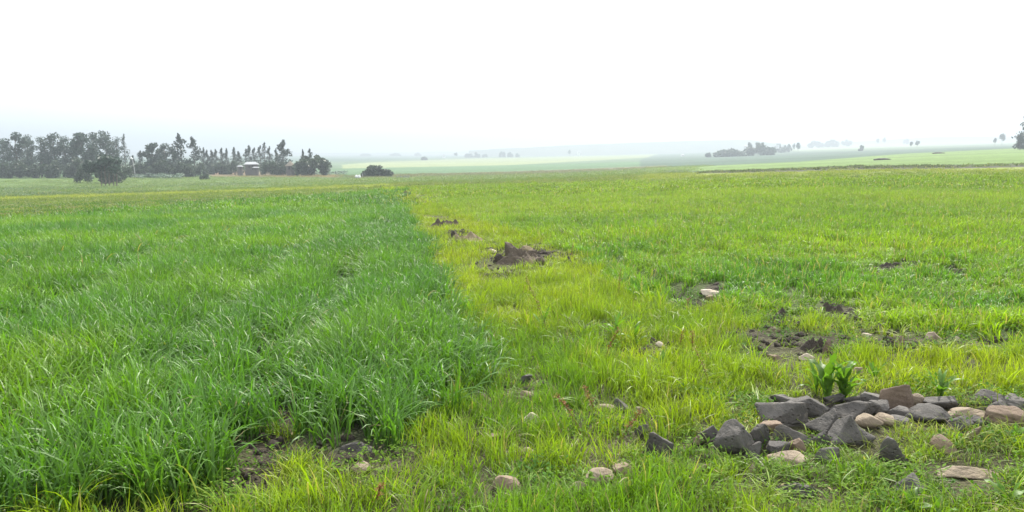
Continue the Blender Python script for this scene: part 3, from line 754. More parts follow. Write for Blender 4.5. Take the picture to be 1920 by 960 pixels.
mound(1640, 1700, 488, 508, 'low turned earth in a thin patch of the right field', 11, 'soil_dark', ((0, 0, .7, .5),), .6, .6)
mound(1500, 1560, 626, 660, 'dark eroded bank above the tall dock plant', 12, 'soil_dark', ((.5, 0, .9, .4), (-.4, 0, .6, .5)), .6, .6)

for a in [
    (948, 982, 453, 486, 'soil', 'peaked lump of earth on top of the largest soil heap', 'soil heap clods', 81, 0, .9, .25),
    (929, 948, 475, 494, 'soil_dark', 'dark round clod at the left foot of the largest soil heap', 'soil heap clods', 82, 0, .9, .2),
    (973, 998, 460, 478, 'straw', 'straw-covered lump on the back of the largest soil heap', 'soil heap clods', 83, 0, .9, .2),
    (989, 1006, 468, 486, 'soil', 'grey pointed clod on the right shoulder of the largest soil heap', 'soil heap clods', 84, 0, .9),
    (1005, 1024, 481, 496, 'soil', 'rounded grey clod at the right end of the largest soil heap', 'soil heap clods', 85, 20, .8, .3),
    (989, 1005, 485, 499, 'straw', 'straw-covered clod in front of the right shoulder of the soil heap', 'soil heap clods', 86, 0, .9, .2),
    (846, 864, 432, 452, 'soil_dark', 'dark clod at the left end of the straw heap', 'soil heap clods', 87, 10, .9, .2),
    (1031, 1042, 563, 571, 'soil_dark', 'small dark clod in the grass above the small dock', 'soil heap clods', 88, 0, .9),
    (818, 826, 459, 466, 'soil_dark', 'tiny dark clod in the grass left of the straw heap', 'soil heap clods', 89, 0, .9),
]:
    rock(*a, name='earth_clod', cat='clod')

# ------------------------------------------------------------------ crops
def clear(x, y, extra=0.):
    ok = np.ones(len(x), bool)
    for a, b, r in ROCK_SPOTS: ok &= (x - a) ** 2 + (y - b) ** 2 > (r + extra) ** 2
    return ok
def low_by_stones(x, y):
    f = np.ones(len(x))
    for a, b, r in ROCK_SPOTS: f = np.minimum(f, .38 + .62 * np.clip((np.hypot(x - a, y - b) / max(r, .04) - 1.5) / 2.6, 0, 1))
    return f
def furrow_gap(x, y):
    g = np.zeros(len(x))
    for (ax, ay), (bx, by), dp, wd in FURROWS:
        dx, dy = bx - ax, by - ay; L = math.hypot(dx, dy)
        t = np.clip(((x - ax) * dx + (y - ay) * dy) / L ** 2, 0, 1)
        g = np.maximum(g, np.exp(-(np.hypot(x - ax - t * dx, y - ay - t * dy) / (wd * .8)) ** 2))
    return g

def pack(x, y, z, keep, tint, s, sz, pick, tilt=.12):
    n = keep.sum(); rot = np.stack([rng.normal(0, tilt, n), rng.normal(0, tilt, n), rng.uniform(0, 6.283, n)], 1)
    s, sz = s[keep], sz[keep]
    return (np.stack([x, y, z], 1)[keep], rot, np.stack([s, s, sz], 1), tint[keep], pick[keep])

TRACKS = []
for pts in ([(535, 780), (620, 600), (700, 450), (738, 385)], [(300, 735), (470, 560), (610, 440), (690, 388)], [(40, 640), (300, 480), (560, 400)]):
    w_ = [at(*p)[:2] for p in pts]; TRACKS += list(zip(w_[:-1], w_[1:]))
def track(x, y):
    g = np.zeros(len(x))
    for (ax, ay), (bx, by) in TRACKS:
        dx, dy = bx - ax, by - ay; t = np.clip(((x - ax) * dx + (y - ay) * dy) / (dx * dx + dy * dy), 0, 1)
        g = np.maximum(g, np.exp(-(np.hypot(x - ax - t * dx, y - ay - t * dy) / (.16 + .006 * np.hypot(x, y))) ** 2))
    return g
EDGE = [at(*p)[:2] for p in [(760, 845), (850, 790), (896, 745), (925, 700), (900, 640), (878, 600), (850, 555), (825, 510), (797, 465), (775, 425), (755, 390), (742, 370)]]
def edge_dist(x, y):
    d = np.full(len(x), 1e9)
    for (ax, ay), (bx, by) in zip(EDGE[:-1], EDGE[1:]):
        dx, dy = bx - ax, by - ay; t = np.clip(((x - ax) * dx + (y - ay) * dy) / (dx * dx + dy * dy), 0, 1)
        d = np.minimum(d, np.hypot(x - ax - t * dx, y - ay - t * dy))
    return d
def wheat_tint(x, y):
    a = fbm(x / 2.4, y / 2.4, 1); b = fbm(x / .8, y / .8, 4); n = np.clip((.6 * a + .4 * b - .36) / .28, 0, 1)
    n = n * (.35 + .65 * np.clip(edge_dist(x, y) / 2.6, 0, 1))
    c = lerp((.074, .186, .036), (.142, .268, .026), n ** 1.4)
    return c * rng.uniform(.8, 1.2, len(x))[:, None]
def build_wheat():
    pr = [blade_clump('wheat_clump', 34, .11, .30, .0098, .8, 6, s, 1.0, M['wheat'], .35) for s in range(6)]
    pm = [blade_clump('wheat_patch', 130, .34, .29, .0115, .85, 4, 20 + s, 1.0, M['wheat'], .3) for s in range(4)]
    pf = [blade_clump('wheat_patch_far', 170, .85, .25, .024, .9, 3, 40 + s, 1.0, M['wheat'], .3) for s in range(4)]
    parts = []
    for dens, r0, r1, base, k, cov in ((72, 1.6, 12, 0, 6, 1), (15, 12, 30, 6, 4, 1), (3.2, 30, 80, 10, 4, 1)):
        x, y, z, px, py, r = scatter(dens, r0, r1)
        hn = fbm(x / 1.5, y / 1.5, 9); edge = np.where(r > 14, 1., 1.08)
        ed = edge_dist(x, y); keep = in_poly(px, py, WHEAT) & clear(x, y, .03) & (ed > .26 * (fbm(x / .6, y / .6, 6) - .35) * (1 + r / 20)) & ((ed > .3 * (1 + r / 12)) | (rng.random(len(x)) < .88)) & (rng.random(len(x)) > bare_at(px, py) * .9) & (fbm(x / .9, y / .9, 12) > .25)
        s = rng.uniform(.85, 1.2, len(x)); sz = s * (.8 + .4 * hn) * edge * (1 - .42 * track(x, y)) * (.86 + .14 * np.clip(ed / (.5 * (1 + r / 14)), 0, 1))
        parts.append(pack(x, y, z, keep, wheat_tint(x, y), s, sz, base + rng.integers(0, k, len(x))))
    P, rot, scl, tint, pick = collect(parts)
    # long-leaved volunteers on the bare soil in front of the crop
    stuff('wheat_crop', 'dense dark green young wheat filling the left field', 'wheat', P, rot, scl, tint, pick, list(reversed(pr + pm + pf)))
    print('wheat', len(P))
build_wheat()

def field_tint(x, y):
    a = fbm(x / 5, y / 3.2, 2); b = fbm(x / .9, y / .9, 7); n = np.clip((.65 * a + .35 * b - .36) / .26, 0, 1)
    c = lerp(lerp((.090, .215, .028), (.205, .325, .018), n), (.185, .262, .050), np.clip((np.hypot(x, y) - 10) / 25, 0, .6))
    return c * rng.uniform(.82, 1.18, len(x))[:, None]
def build_right():
    pr = [blade_clump('crop_clump', 24, .09, .17, .0085, .7, 5, 60 + s, 1.0, M['grass'], .35) for s in range(5)]
    pm = [blade_clump('crop_patch', 90, .34, .17, .011, .7, 4, 70 + s, 1.0, M['grass'], .35) for s in range(4)]
    pf = [blade_clump('crop_patch_far', 130, .9, .12, .030, .7, 3, 80 + s, 1.0, M['grass'], .35) for s in range(4)]
    parts = []
    for dens, r0, r1, base, k in ((75, 4, 14, 0, 5), (15, 14, 36, 5, 4), (2.6, 36, 100, 9, 4)):
        x, y, z, px, py, r = scatter(dens, r0, r1)
        hn = fbm(x / 1.3, y / 1.3, 10)
        den = 1 - .9 * bare_at(px, py) - .85 * furrow_gap(x, y) - .55 * np.clip((.42 - fbm(x / 1.1, y / .8, 14)) / .12, 0, 1) * (r < 40)
        keep = in_poly(px, py, RIGHT) & clear(x, y, .02) & (rng.random(len(x)) < den)
        s = rng.uniform(.8, 1.2, len(x)); sz = s * (.65 + .7 * hn) * (1 - .45 * bare_at(px, py)) * low_by_stones(x, y)
        parts.append(pack(x, y, z, keep, field_tint(x, y), s, sz, base + rng.integers(0, k, len(x))))
    P, rot, scl, tint, pick = collect(parts)
    stuff('sprouting_crop', 'sprouting light green crop covering the right field', 'crop', P, rot, scl, tint, pick, list(reversed(pr + pm + pf)))
    print('right', len(P))
build_right()

def grass_tint(x, y):
    a = fbm(x / 1.6, y / 1.6, 5); b = fbm(x / .5, y / .5, 8); n = np.clip((.6 * a + .4 * b - .34) / .3, 0, 1)
    c = lerp((.125, .240, .020), (.265, .345, .018), n); far = np.clip((np.hypot(x, y) - 6) / 8, 0, .5)
    c = lerp(c, (.255, .315, .032), far)
    return c * rng.uniform(.8, 1.2, len(x))[:, None]
def build_grass():
    pr = [blade_clump('grass_tuft', 26, .07, .15, .0042, .55, 5, 100 + s, .9, M['grass'], .45) for s in range(5)]
    pl = [blade_clump('long_tuft', 16, .05, .27, .0060, .8, 6, 110 + s, 1.0, M['grass'], .4) for s in range(3)]
    pm = [blade_clump('grass_patch', 110, .32, .13, .0075, .6, 4, 120 + s, .9, M['grass'], .45) for s in range(4)]
    pf = [blade_clump('grass_patch_far', 130, .8, .13, .020, .6, 3, 130 + s, .9, M['grass'], .45) for s in range(4)]
    parts = []
    for dens, r0, r1, base, k in ((150, 1.3, 11, 0, 5), (9, 1.3, 11, 5, 3), (16, 11, 30, 8, 4), (3, 30, 65, 12, 4)):
        x, y, z, px, py, r = scatter(dens, r0, r1)
        hn = fbm(x / .6, y / .6, 11)
        den = 1 - .92 * bare_at(px, py) - .5 * np.clip((.40 - fbm(x / .5, y / .5, 13)) / .1, 0, 1)
        keep = (~in_poly(px, py, WHEAT) | (edge_dist(x, y) < .12)) & ~in_poly(px, py, RIGHT) & (py > 352) & ((px > 730) | (r < 8)) & clear(x, y, .0) & (rng.random(len(x)) < den)
        s = rng.uniform(.75, 1.2, len(x)); sz = s * (.45 + .95 * hn) * (1 - .45 * np.clip(bare_at(px, py), 0, 1)) * low_by_stones(x, y)
        if base == 5: sz *= .95
        parts.append(pack(x, y, z, keep, grass_tint(x, y), s, sz, base + rng.integers(0, k, len(x)), .16))
    P, rot, scl, tint, pick = collect(parts)
    stuff('wild_grass', 'fine yellow green grass on the uncropped strip', 'grass', P, rot, scl, tint, pick, list(reversed(pr + pl + pm + pf)))
    print('grass', len(P))
build_grass()

def build_pasture():
    pf = [blade_clump('pasture_patch', 120, .9, .09, .022, .8, 3, 150 + s, .9, M['grass'], .5) for s in range(4)]
    x, y, z, px, py, r = [np.concatenate(q) for q in zip(scatter(1.5, 17, 105), scatter(.32, 105, 240))]
    keep = ~in_poly(px, py, WHEAT) & ~in_poly(px, py, RIGHT) & ((px < 1330) | (py > 319)) & (py < 425) & ((px < 748) | (py < 352)) & (r > 20) & ((px < 1300) | (r < 72) | (py < 313))
    n = len(x); yel = np.clip((fbm(x / 9, y / 4, 3) - .4) / .2, 0, 1)
    yel = np.where((px > 1150) & (py > 318), .8 + .2 * yel, yel); c = np.where((r > 60)[:, None], field_col(px, py) * 1.15, lerp((.085, .175, .04), (.15, .215, .045), yel)) * rng.uniform(.85, 1.15, n)[:, None]
    s = rng.uniform(.7, 1.2, n)
    s = s * np.where(r > 105, 2.2, 1.); q = np.where(r > 105, .55, 1.); P, rot, scl, tint, pick = pack(x, y, z, keep, c, s, s * q * rng.uniform(.5, 1.2, n), rng.integers(0, 4, n))
    stuff('pasture_grass', 'short pale green pasture beyond the dark wheat', 'grass', P, rot, scl, tint, pick, pf)
build_pasture()

def build_cover():
    pr = [leafy_clump('leafy_weed', 90, .13, .024, 200 + s, M['creep'], .08) for s in range(3)] + [blade_clump('trailing_weed', 22, .12, .17, .0032, 1.6, 6, 210 + s, .8, M['creep'], .4) for s in range(3)]
    x, y, z, px, py, r = scatter(48, 1.3, 9)
    m = fbm(x / .7, y / .7, 15); low = in_poly(px, py, [(1400, 830), (2400, 780), (2600, 1600), (1300, 1600)])
    keep = ~in_poly(px, py, WHEAT) & (py > 560) & clear(x, y, -.03) & (rng.random(len(x)) < np.where(low, .75, np.clip((m - .44) * 3.2, 0, .6)))
    n = len(x); c = lerp((.06, .16, .02), (.14, .25, .03), rng.random(n)) 
    s = rng.uniform(.7, 1.2, n)
    tr = in_poly(px, py, [(1560, 790), (1960, 770), (1960, 880), (1600, 880), (1430, 900), (1430, 850)])
    pk = np.where(tr & (rng.random(n) < .4), 3, 0) + rng.integers(0, 3, n)
    c = np.where((pk > 2)[:, None], np.array((.19, .25, .06)), c)
    P, rot, scl, tint, pick = pack(x, y, z, keep, c, s, s, pk)
    stuff('ground_cover', 'low leafy weeds creeping between the grass and stones', 'weeds', P, rot, scl, tint, pick, list(reversed(pr)))
    # crumbled soil
    pc = []
    for s in range(4):
        D, Fc = ICO[2]; Q = D * (1 + .5 * (n3(D * 1.7 + s * 5, s) - .5)[:, None]); Q = Q * np.array([1, .8, .6]) * .5
        pc.append(bpy.data.objects.new('clod', mesh_np('clod', Q, [Fc], True, mats=[M['soil_dark']])))
    x, y, z, px, py, r = scatter(190, 1.5, 20)
    b = bare_at(px, py); keep = (rng.random(len(x)) < b * 1.0) & clear(x, y, -.02)
    s = .012 + .06 * rng.random(len(x)) ** 3; s = s * (1 + r / 14)
    P, rot, scl, tint, pick = pack(x, y, z, keep, np.tile((.08, .07, .05), (len(x), 1)), s, s, rng.integers(0, 4, len(x)), .6)
    stuff('soil_crumbs', 'dark crumbs of dry soil on the bare patches', 'soil', P, rot, scl, tint, pick, pc)
build_cover()

def build_bank():
    """weeds along the dark earth bank that closes the right field, and scrub along other field edges"""
    pr = [blade_clump('bank_tuft', 60, .55, .20, .035, .9, 3, 300 + s, 1., M['grass'], .5) for s in range(3)]
    P = []; T = []; Q = []
    def line(pts, n, jit, tint, prob=1.):
        for i in range(n):
            t = rng.random() * (len(pts) - 1); k = int(t); f = t - k
            px = pts[k][0] * (1 - f) + pts[k + 1][0] * f; py = pts[k][1] * (1 - f) + pts[k + 1][1] * f + rng.normal(0, jit)
            if vnoise(px / 14., 3., 6) > prob: continue
            x, y, t_ = at(px, py); P.append((x, y, gz(x, y))); T.append(np.array(tint) * rng.uniform(.7, 1.3)); Q.append(min(1., t_ / 75))
    line([(1310, 324), (1400, 321), (1500, 317.5), (1600, 314), (1700, 312.5), (1800, 312)], 420, 1.1, (.055, .08, .035))
    line([(1800, 312), (1930, 308)], 60, 1.2, (.08, .12, .04), .6)
    line([(1540, 333), (1700, 331), (1930, 331)], 150, 1., (.09, .14, .04), .62)
    line([(640, 352), (760, 349), (850, 346), (960, 343)], 90, .5, (.07, .11, .04), .6)
    line([(0, 406), (30, 402), (130, 388), (300, 372)], 40, 1.5, (.09, .11, .05), .5)
    line([(900, 362), (1000, 358), (1100, 350)], 60, 2., (.11, .14, .05), .5)
    line([(1050, 340), (1120, 336), (1200, 333)], 50, 1.5, (.09, .13, .05), .5)
    P = np.array(P); n = len(P); s = rng.uniform(.6, 1.2, n) * np.array(Q) ** 1.3
    stuff('bank_weeds', 'dark weeds lining the earth bank and field edges', 'weeds', P,
          np.stack([np.zeros(n), np.zeros(n), rng.uniform(0, 6.3, n)], 1), np.stack([s, s, s * rng.uniform(.5, 1.3, n)], 1), np.array(T), rng.integers(0, 3, n), pr)
build_bank()

# ------------------------------------------------------------------ weeds that stand out
def leaf_blade(mb, bl, al, base, ph, el, L, w, bend=1., seg=7, rnd=.5, wavy=.0):
    d = np.array([math.cos(ph), math.sin(ph), 0]); s = np.array([-d[1], d[0], 0]); p = np.array(base, float); V = []
    for j in range(seg + 1):
        t = j / seg; ang = el - bend * t ** 1.6
        if j: p = p + L / seg * (math.cos(ang) * d + math.sin(ang) * np.array([0, 0, 1]))
        prof = math.sin(math.pi * min(1, .06 + .94 * t) ** .8) ** .8 * (1 - .25 * t) + .03
        up = np.array([-math.sin(ang) * d[0], -math.sin(ang) * d[1], math.cos(ang)])
        wv = wavy * w * math.sin(t * 17 + rnd * 9)
        V += [p - s * w / 2 * prof + up * (w * .16 * prof + wv), p, p + s * w / 2 * prof + up * (w * .16 * prof - wv)]
    Fq = []
    for j in range(seg):
        a = 3 * j; Fq += [(a, a + 1, a + 4, a + 3), (a + 1, a + 2, a + 5, a + 4)]
    mb.add(np.array(V), [np.array(Fq)]); bl += [rnd] * len(V); al += list(np.repeat(np.linspace(.3, 1, seg + 1), 3))
def finish(mb, bl, al, name, mat, parent):
    me = mesh_np(name, np.concatenate(mb.V), mb.F, True, {'blade': ('FLOAT', bl), 'along': ('FLOAT', al)}, [mat]); return link(name, me, parent)
def dock(px, py, top, label, n, seed, wid=.045, mat='dock', stem=True):
    g = np.random.default_rng(seed); x, y, t = at(px, py); h = (py - top) / F * t
    o = empty('dock_plant', (x, y, gz(x, y)), label, 'weed', 'broad-leaved dock plants')
    if stem:
        mb = MB(); mb.tube([(0, 0, -.02), (.01, 0, h * .35), (.0, .01, h * .6)], [.006, .005, .003], 6); al = [.5] * mb.n; finish(mb, [.5] * mb.n, al, 'stem', M[mat], o)
    mb = MB(); bl = []; al = []
    for i in range(n):
        f = g.random() * (.5 if stem else .05); ph = i * 2.4 + g.random()
        L = h * (.75 + .35 * g.random()) * (1 - .4 * f); leaf_blade(mb, bl, al, (0, 0, h * f), ph, 1.5 - .6 * g.random(), L, L * wid / .17 * g.uniform(.6, 1.2), .2 + 1.4 * g.random() ** 1.5, 8, g.random(), .16)
    finish(mb, bl, al, 'leaves', M[mat], o)
    return o
dock(1550, 752, 668, 'tall leafy dock plant behind the left part of the stone heap', 8, 1)
dock(1580, 752, 676, 'spreading dock with broad leaves touching the tall leafy one on its right', 12, 21, .055)
dock(1530, 740, 682, 'upright narrow dock just left of the tall leafy one', 5, 2, .03)
dock(1762, 752, 690, 'dock plant with long leaves among the right stones', 9, 3, .035)
dock(1155, 640, 590, 'dock plant with upright leaves in the middle of the strip', 7, 4, .032)
dock(1190, 650, 600, 'slim dock right of the middle dock plant', 4, 44, .03)
dock(1020, 625, 578, 'small dock left of the dark pebble in the strip', 5, 5, .032)
dock(1905, 830, 785, 'dock plant cut by the right edge beside the big tan grey boulder', 5, 6, .05, stem=False)
dock(1708, 965, 902, 'broad upright leaf at the bottom right in front of the sunk dark stone', 4, 7, .055, stem=False)
dock(1760, 975, 915, 'clump of pointed leaves at the bottom edge right of the broad leaf', 6, 8, .04, stem=False)
dock(1890, 950, 890, 'broad-leaved weed in the bottom right corner', 7, 9, .05, stem=False)
dock(1240, 690, 655, 'small dock under the pale pebble', 4, 10, .05, stem=False)
dock(30, 985, 925, 'pale grey-leaved weed at the bottom left corner', 9, 11, .04, 'dock_pale', stem=False)
dock(1640, 720, 676, 'short dock right of the tan stone', 6, 12, .04, stem=False)
def seed_stalk(px, py, tx, ty, label, seed, heads=18, mat='seed', r=.004):
    g = np.random.default_rng(seed); x, y, t = at(px, py); h = (py - ty) / F * t; dx = (tx - px) / F * t
    o = empty('dry_stalk', (x, y, gz(x, y)), label, 'weed stalk', 'dry dock stalks')
    pts = np.array([(dx * f ** 1.3 , .02 * math.sin(3 * f), h * f) for f in np.linspace(0, 1, 7)])
    mb = MB(); mb.tube(pts, np.linspace(r, r * .4, 7), 5); finish(mb, [.5] * mb.n, [.5] * mb.n, 'stem', M['dry_stem'], o)
    mb = MB(); bl = []; al = []
    heads = max(heads, 16)
    for i in range(heads):
        f = .45 + .55 * i / (heads - 1) + .02 * g.random(); c = np.array([np.interp(f, np.linspace(0, 1, 7), pts[:, k]) for k in range(3)])
        for q in range(4):
            cc = c + g.normal(0, .008, 3); leaf_blade(mb, bl, al, cc, g.random() * 6.3, g.random() * 1.2, .012 + .009 * g.random(), .009, .4, 2, g.random())
    finish(mb, bl, al, 'seeds', M[mat], o)
seed_stalk(1130, 690, 1158, 618, 'rusty seed stalk in front of the middle dock plant', 1, 16)
seed_stalk(1090, 815, 1042, 738, 'leaning rusty seed stalk above the flat tan stone', 2, 20)
seed_stalk(1120, 790, 1095, 725, 'tan seed stalk close left of the flat tan stone', 3, 16)
seed_stalk(1165, 830, 1200, 770, 'short rusty stalk by the lone dark stone', 4, 12)
seed_stalk(700, 962, 716, 908, 'rusty seed stalk in the bottom grass below the wheat', 5, 14)
seed_stalk(1030, 640, 985, 520, 'tall thin weed stalk rising above the strip', 6, 26, 'grass_weed' if False else 'dry_stem', .003)
seed_stalk(1160, 570, 1162, 505, 'thin reddish stalk beyond the middle dock plant', 7, 12)
seed_stalk(1275, 660, 1280, 618, 'small red stalk right of the pale pebble', 8, 10)
seed_stalk(1300, 665, 1297, 620, 'second small red stalk right of the pale pebble', 9, 10)
seed_stalk(1288, 590, 1290, 560, 'red stalk on bare soil at the field edge', 10, 10)
seed_stalk(1070, 500, 1074, 460, 'thin red stalk by the dark clod heap', 11, 8)
seed_stalk(1335, 735, 1300, 650, 'dark leaning bare stalk left of the stone heap', 12, 6, 'dry_stem')

# ------------------------------------------------------------------ trees
def leaf_cloud(g, centres, radii, n_per, size, flat=1.):
    C = []; 
    for c, r, n in zip(centres, radii, n_per):
        d = g.normal(size=(n, 3)); d /= np.linalg.norm(d, axis=1)[:, None]
        q = g.random(n) ** .45
        C.append(c + d * q[:, None] * r)
    C = np.concatenate(C); n = len(C)
    a = g.normal(size=(n, 3)); a /= np.linalg.norm(a, axis=1)[:, None]; b = np.cross(a, g.normal(size=(n, 3))); b /= np.linalg.norm(b, axis=1)[:, None]
    s = size * g.uniform(.5, 1.3, n)[:, None]
    V = np.stack([C - a * s, C + b * s * .55, C + a * s, C - b * s * .55], 1).reshape(-1, 3)
    Fq = np.arange(4 * n).reshape(n, 4); bl = np.repeat(g.random(n), 4)
    return V, Fq, bl
TREES = 'trees of the farmstead grove'
def tree(kind, px, top, dep, wpx, label, name, seed, group=TREES, cat='tree', mat=None, dens=1., lean=0., lift=0.):
    g = np.random.default_rng(seed); x, y = at_depth(px, dep); z = gz(x, y)
    zt = EYE + dep * slope(top); h = zt - z; w = wpx / F * dep
    o = empty(name, (x, y, z - .1), label, cat, group)
    px1 = dep / F / .533                                          # one pixel of the render there
    cen, rad, num = [], [], []
    mb = MB(); lx = lean * h
    tr = max(.012 * h, .1)
    if kind == 'euc':
        mb.tube([(0, 0, 0), (lx * .2, .02 * h, h * .35), (lx * .55, 0, h * .65), (lx * .9, 0, h * .9)], [tr * 1.4, tr, tr * .6, tr * .2])
        w *= 1.3; n = int(14 + 10 * w / h)
        for i in range(n):
            f = 1 - .75 * (i / max(1, n - 1)) ** .9; ang = g.random() * 6.28
            rr = w * .5 * (.25 + .65 * g.random()) * (1.0 if f < .9 else .3)
            c = np.array([lx * f + rr * math.cos(ang), rr * math.sin(ang), h * f - .07 * h])
            cr_ = np.array([1.15, 1.15, .75]) * (.07 * h + .07 * w) * g.uniform(.8, 1.25)
            cen.append(c); rad.append(cr_); num.append(int(95 * dens))
            mb.tube([(lx * f * .7, 0, max(.2 * h, c[2] - .25 * h)), tuple((c + np.array([lx * f, 0, c[2] - .1 * h])) / 2), tuple(c)], [tr * .5, tr * .35, tr * .12], 5)
    elif kind == 'cyp':
        mb.tube([(0, 0, 0), (lx * .5, 0, h * .5), (lx, 0, h * .95)], [tr * 1.2, tr * .7, tr * .1])
        n = 15; w *= 1.3
        for i in range(n):
            f = .12 + .86 * i / (n - 1); prof = (1 - f) ** .62 * (.55 + .45 * min(1, f * 4)) + .06
            k = g.random() * 6.28; off = w * .27 * prof
            cen.append(np.array([lx * f + off * math.cos(k), off * math.sin(k), h * (f - .02)])); rad.append(np.array([w * .46 * prof * g.uniform(.75, 1.2), w * .46 * prof, h * .075])); num.append(int(70 * dens))
    elif kind == 'bush':
        n = max(9, int(7 + 7 * w / max(h, .1)))
        mb.tube([(0, 0, 0), (0, 0, h * .5)], [tr, tr * .4])
        for i in range(n):
            u = g.uniform(-1, 1); k = g.random() * 6.28; rr = w * .38 * math.sqrt(abs(u))
            c = np.array([u * w * .40, math.sin(k) * w * .25, h * g.uniform(.18, .78) * math.sqrt(max(.05, 1 - .75 * u * u))])
            cen.append(c); rad.append(np.array([w * .16, w * .16, h * .24]) * g.uniform(.8, 1.2)); num.append(int(100 * dens))
            if i % 3 == 0: mb.tube([(0, 0, h * .1), tuple(c * .8)], [tr * .5, tr * .15], 5)
    elif kind == 'round':
        mb.tube([(0, 0, 0), (0, 0, h * .6)], [tr * 1.2, tr * .6])
        for i in range(9):
            d = g.normal(size=3); d /= np.linalg.norm(d); cen.append(np.array([d[0] * w * .27, d[1] * w * .27, h * .66 + d[2] * h * .18])); rad.append(np.array([w * .25, w * .25, h * .17])); num.append(int(46 * dens))
    if lift: cen = [np.array([c[0], c[1], h * lift + c[2] * (1 - lift)]) for c in cen]; rad = [q * np.array([1, 1, 1 - lift]) for q in rad]
    mb.build('trunk', M['bark'], o, smooth=True)
    V, Fq, bl = leaf_cloud(g, cen, rad, num, max(px1 * .62, .05 * w))
    link('crown', mesh_np('crown', V, [Fq], False, {'blade': ('FLOAT', bl)}, [M[mat or {'euc': 'euc', 'cyp': 'cyp', 'bush': 'bush', 'round': 'bush'}[kind]]]), o)
    return o
EU, CO, BU = 'eucalyptus_tree', 'conifer_tree', 'bush'
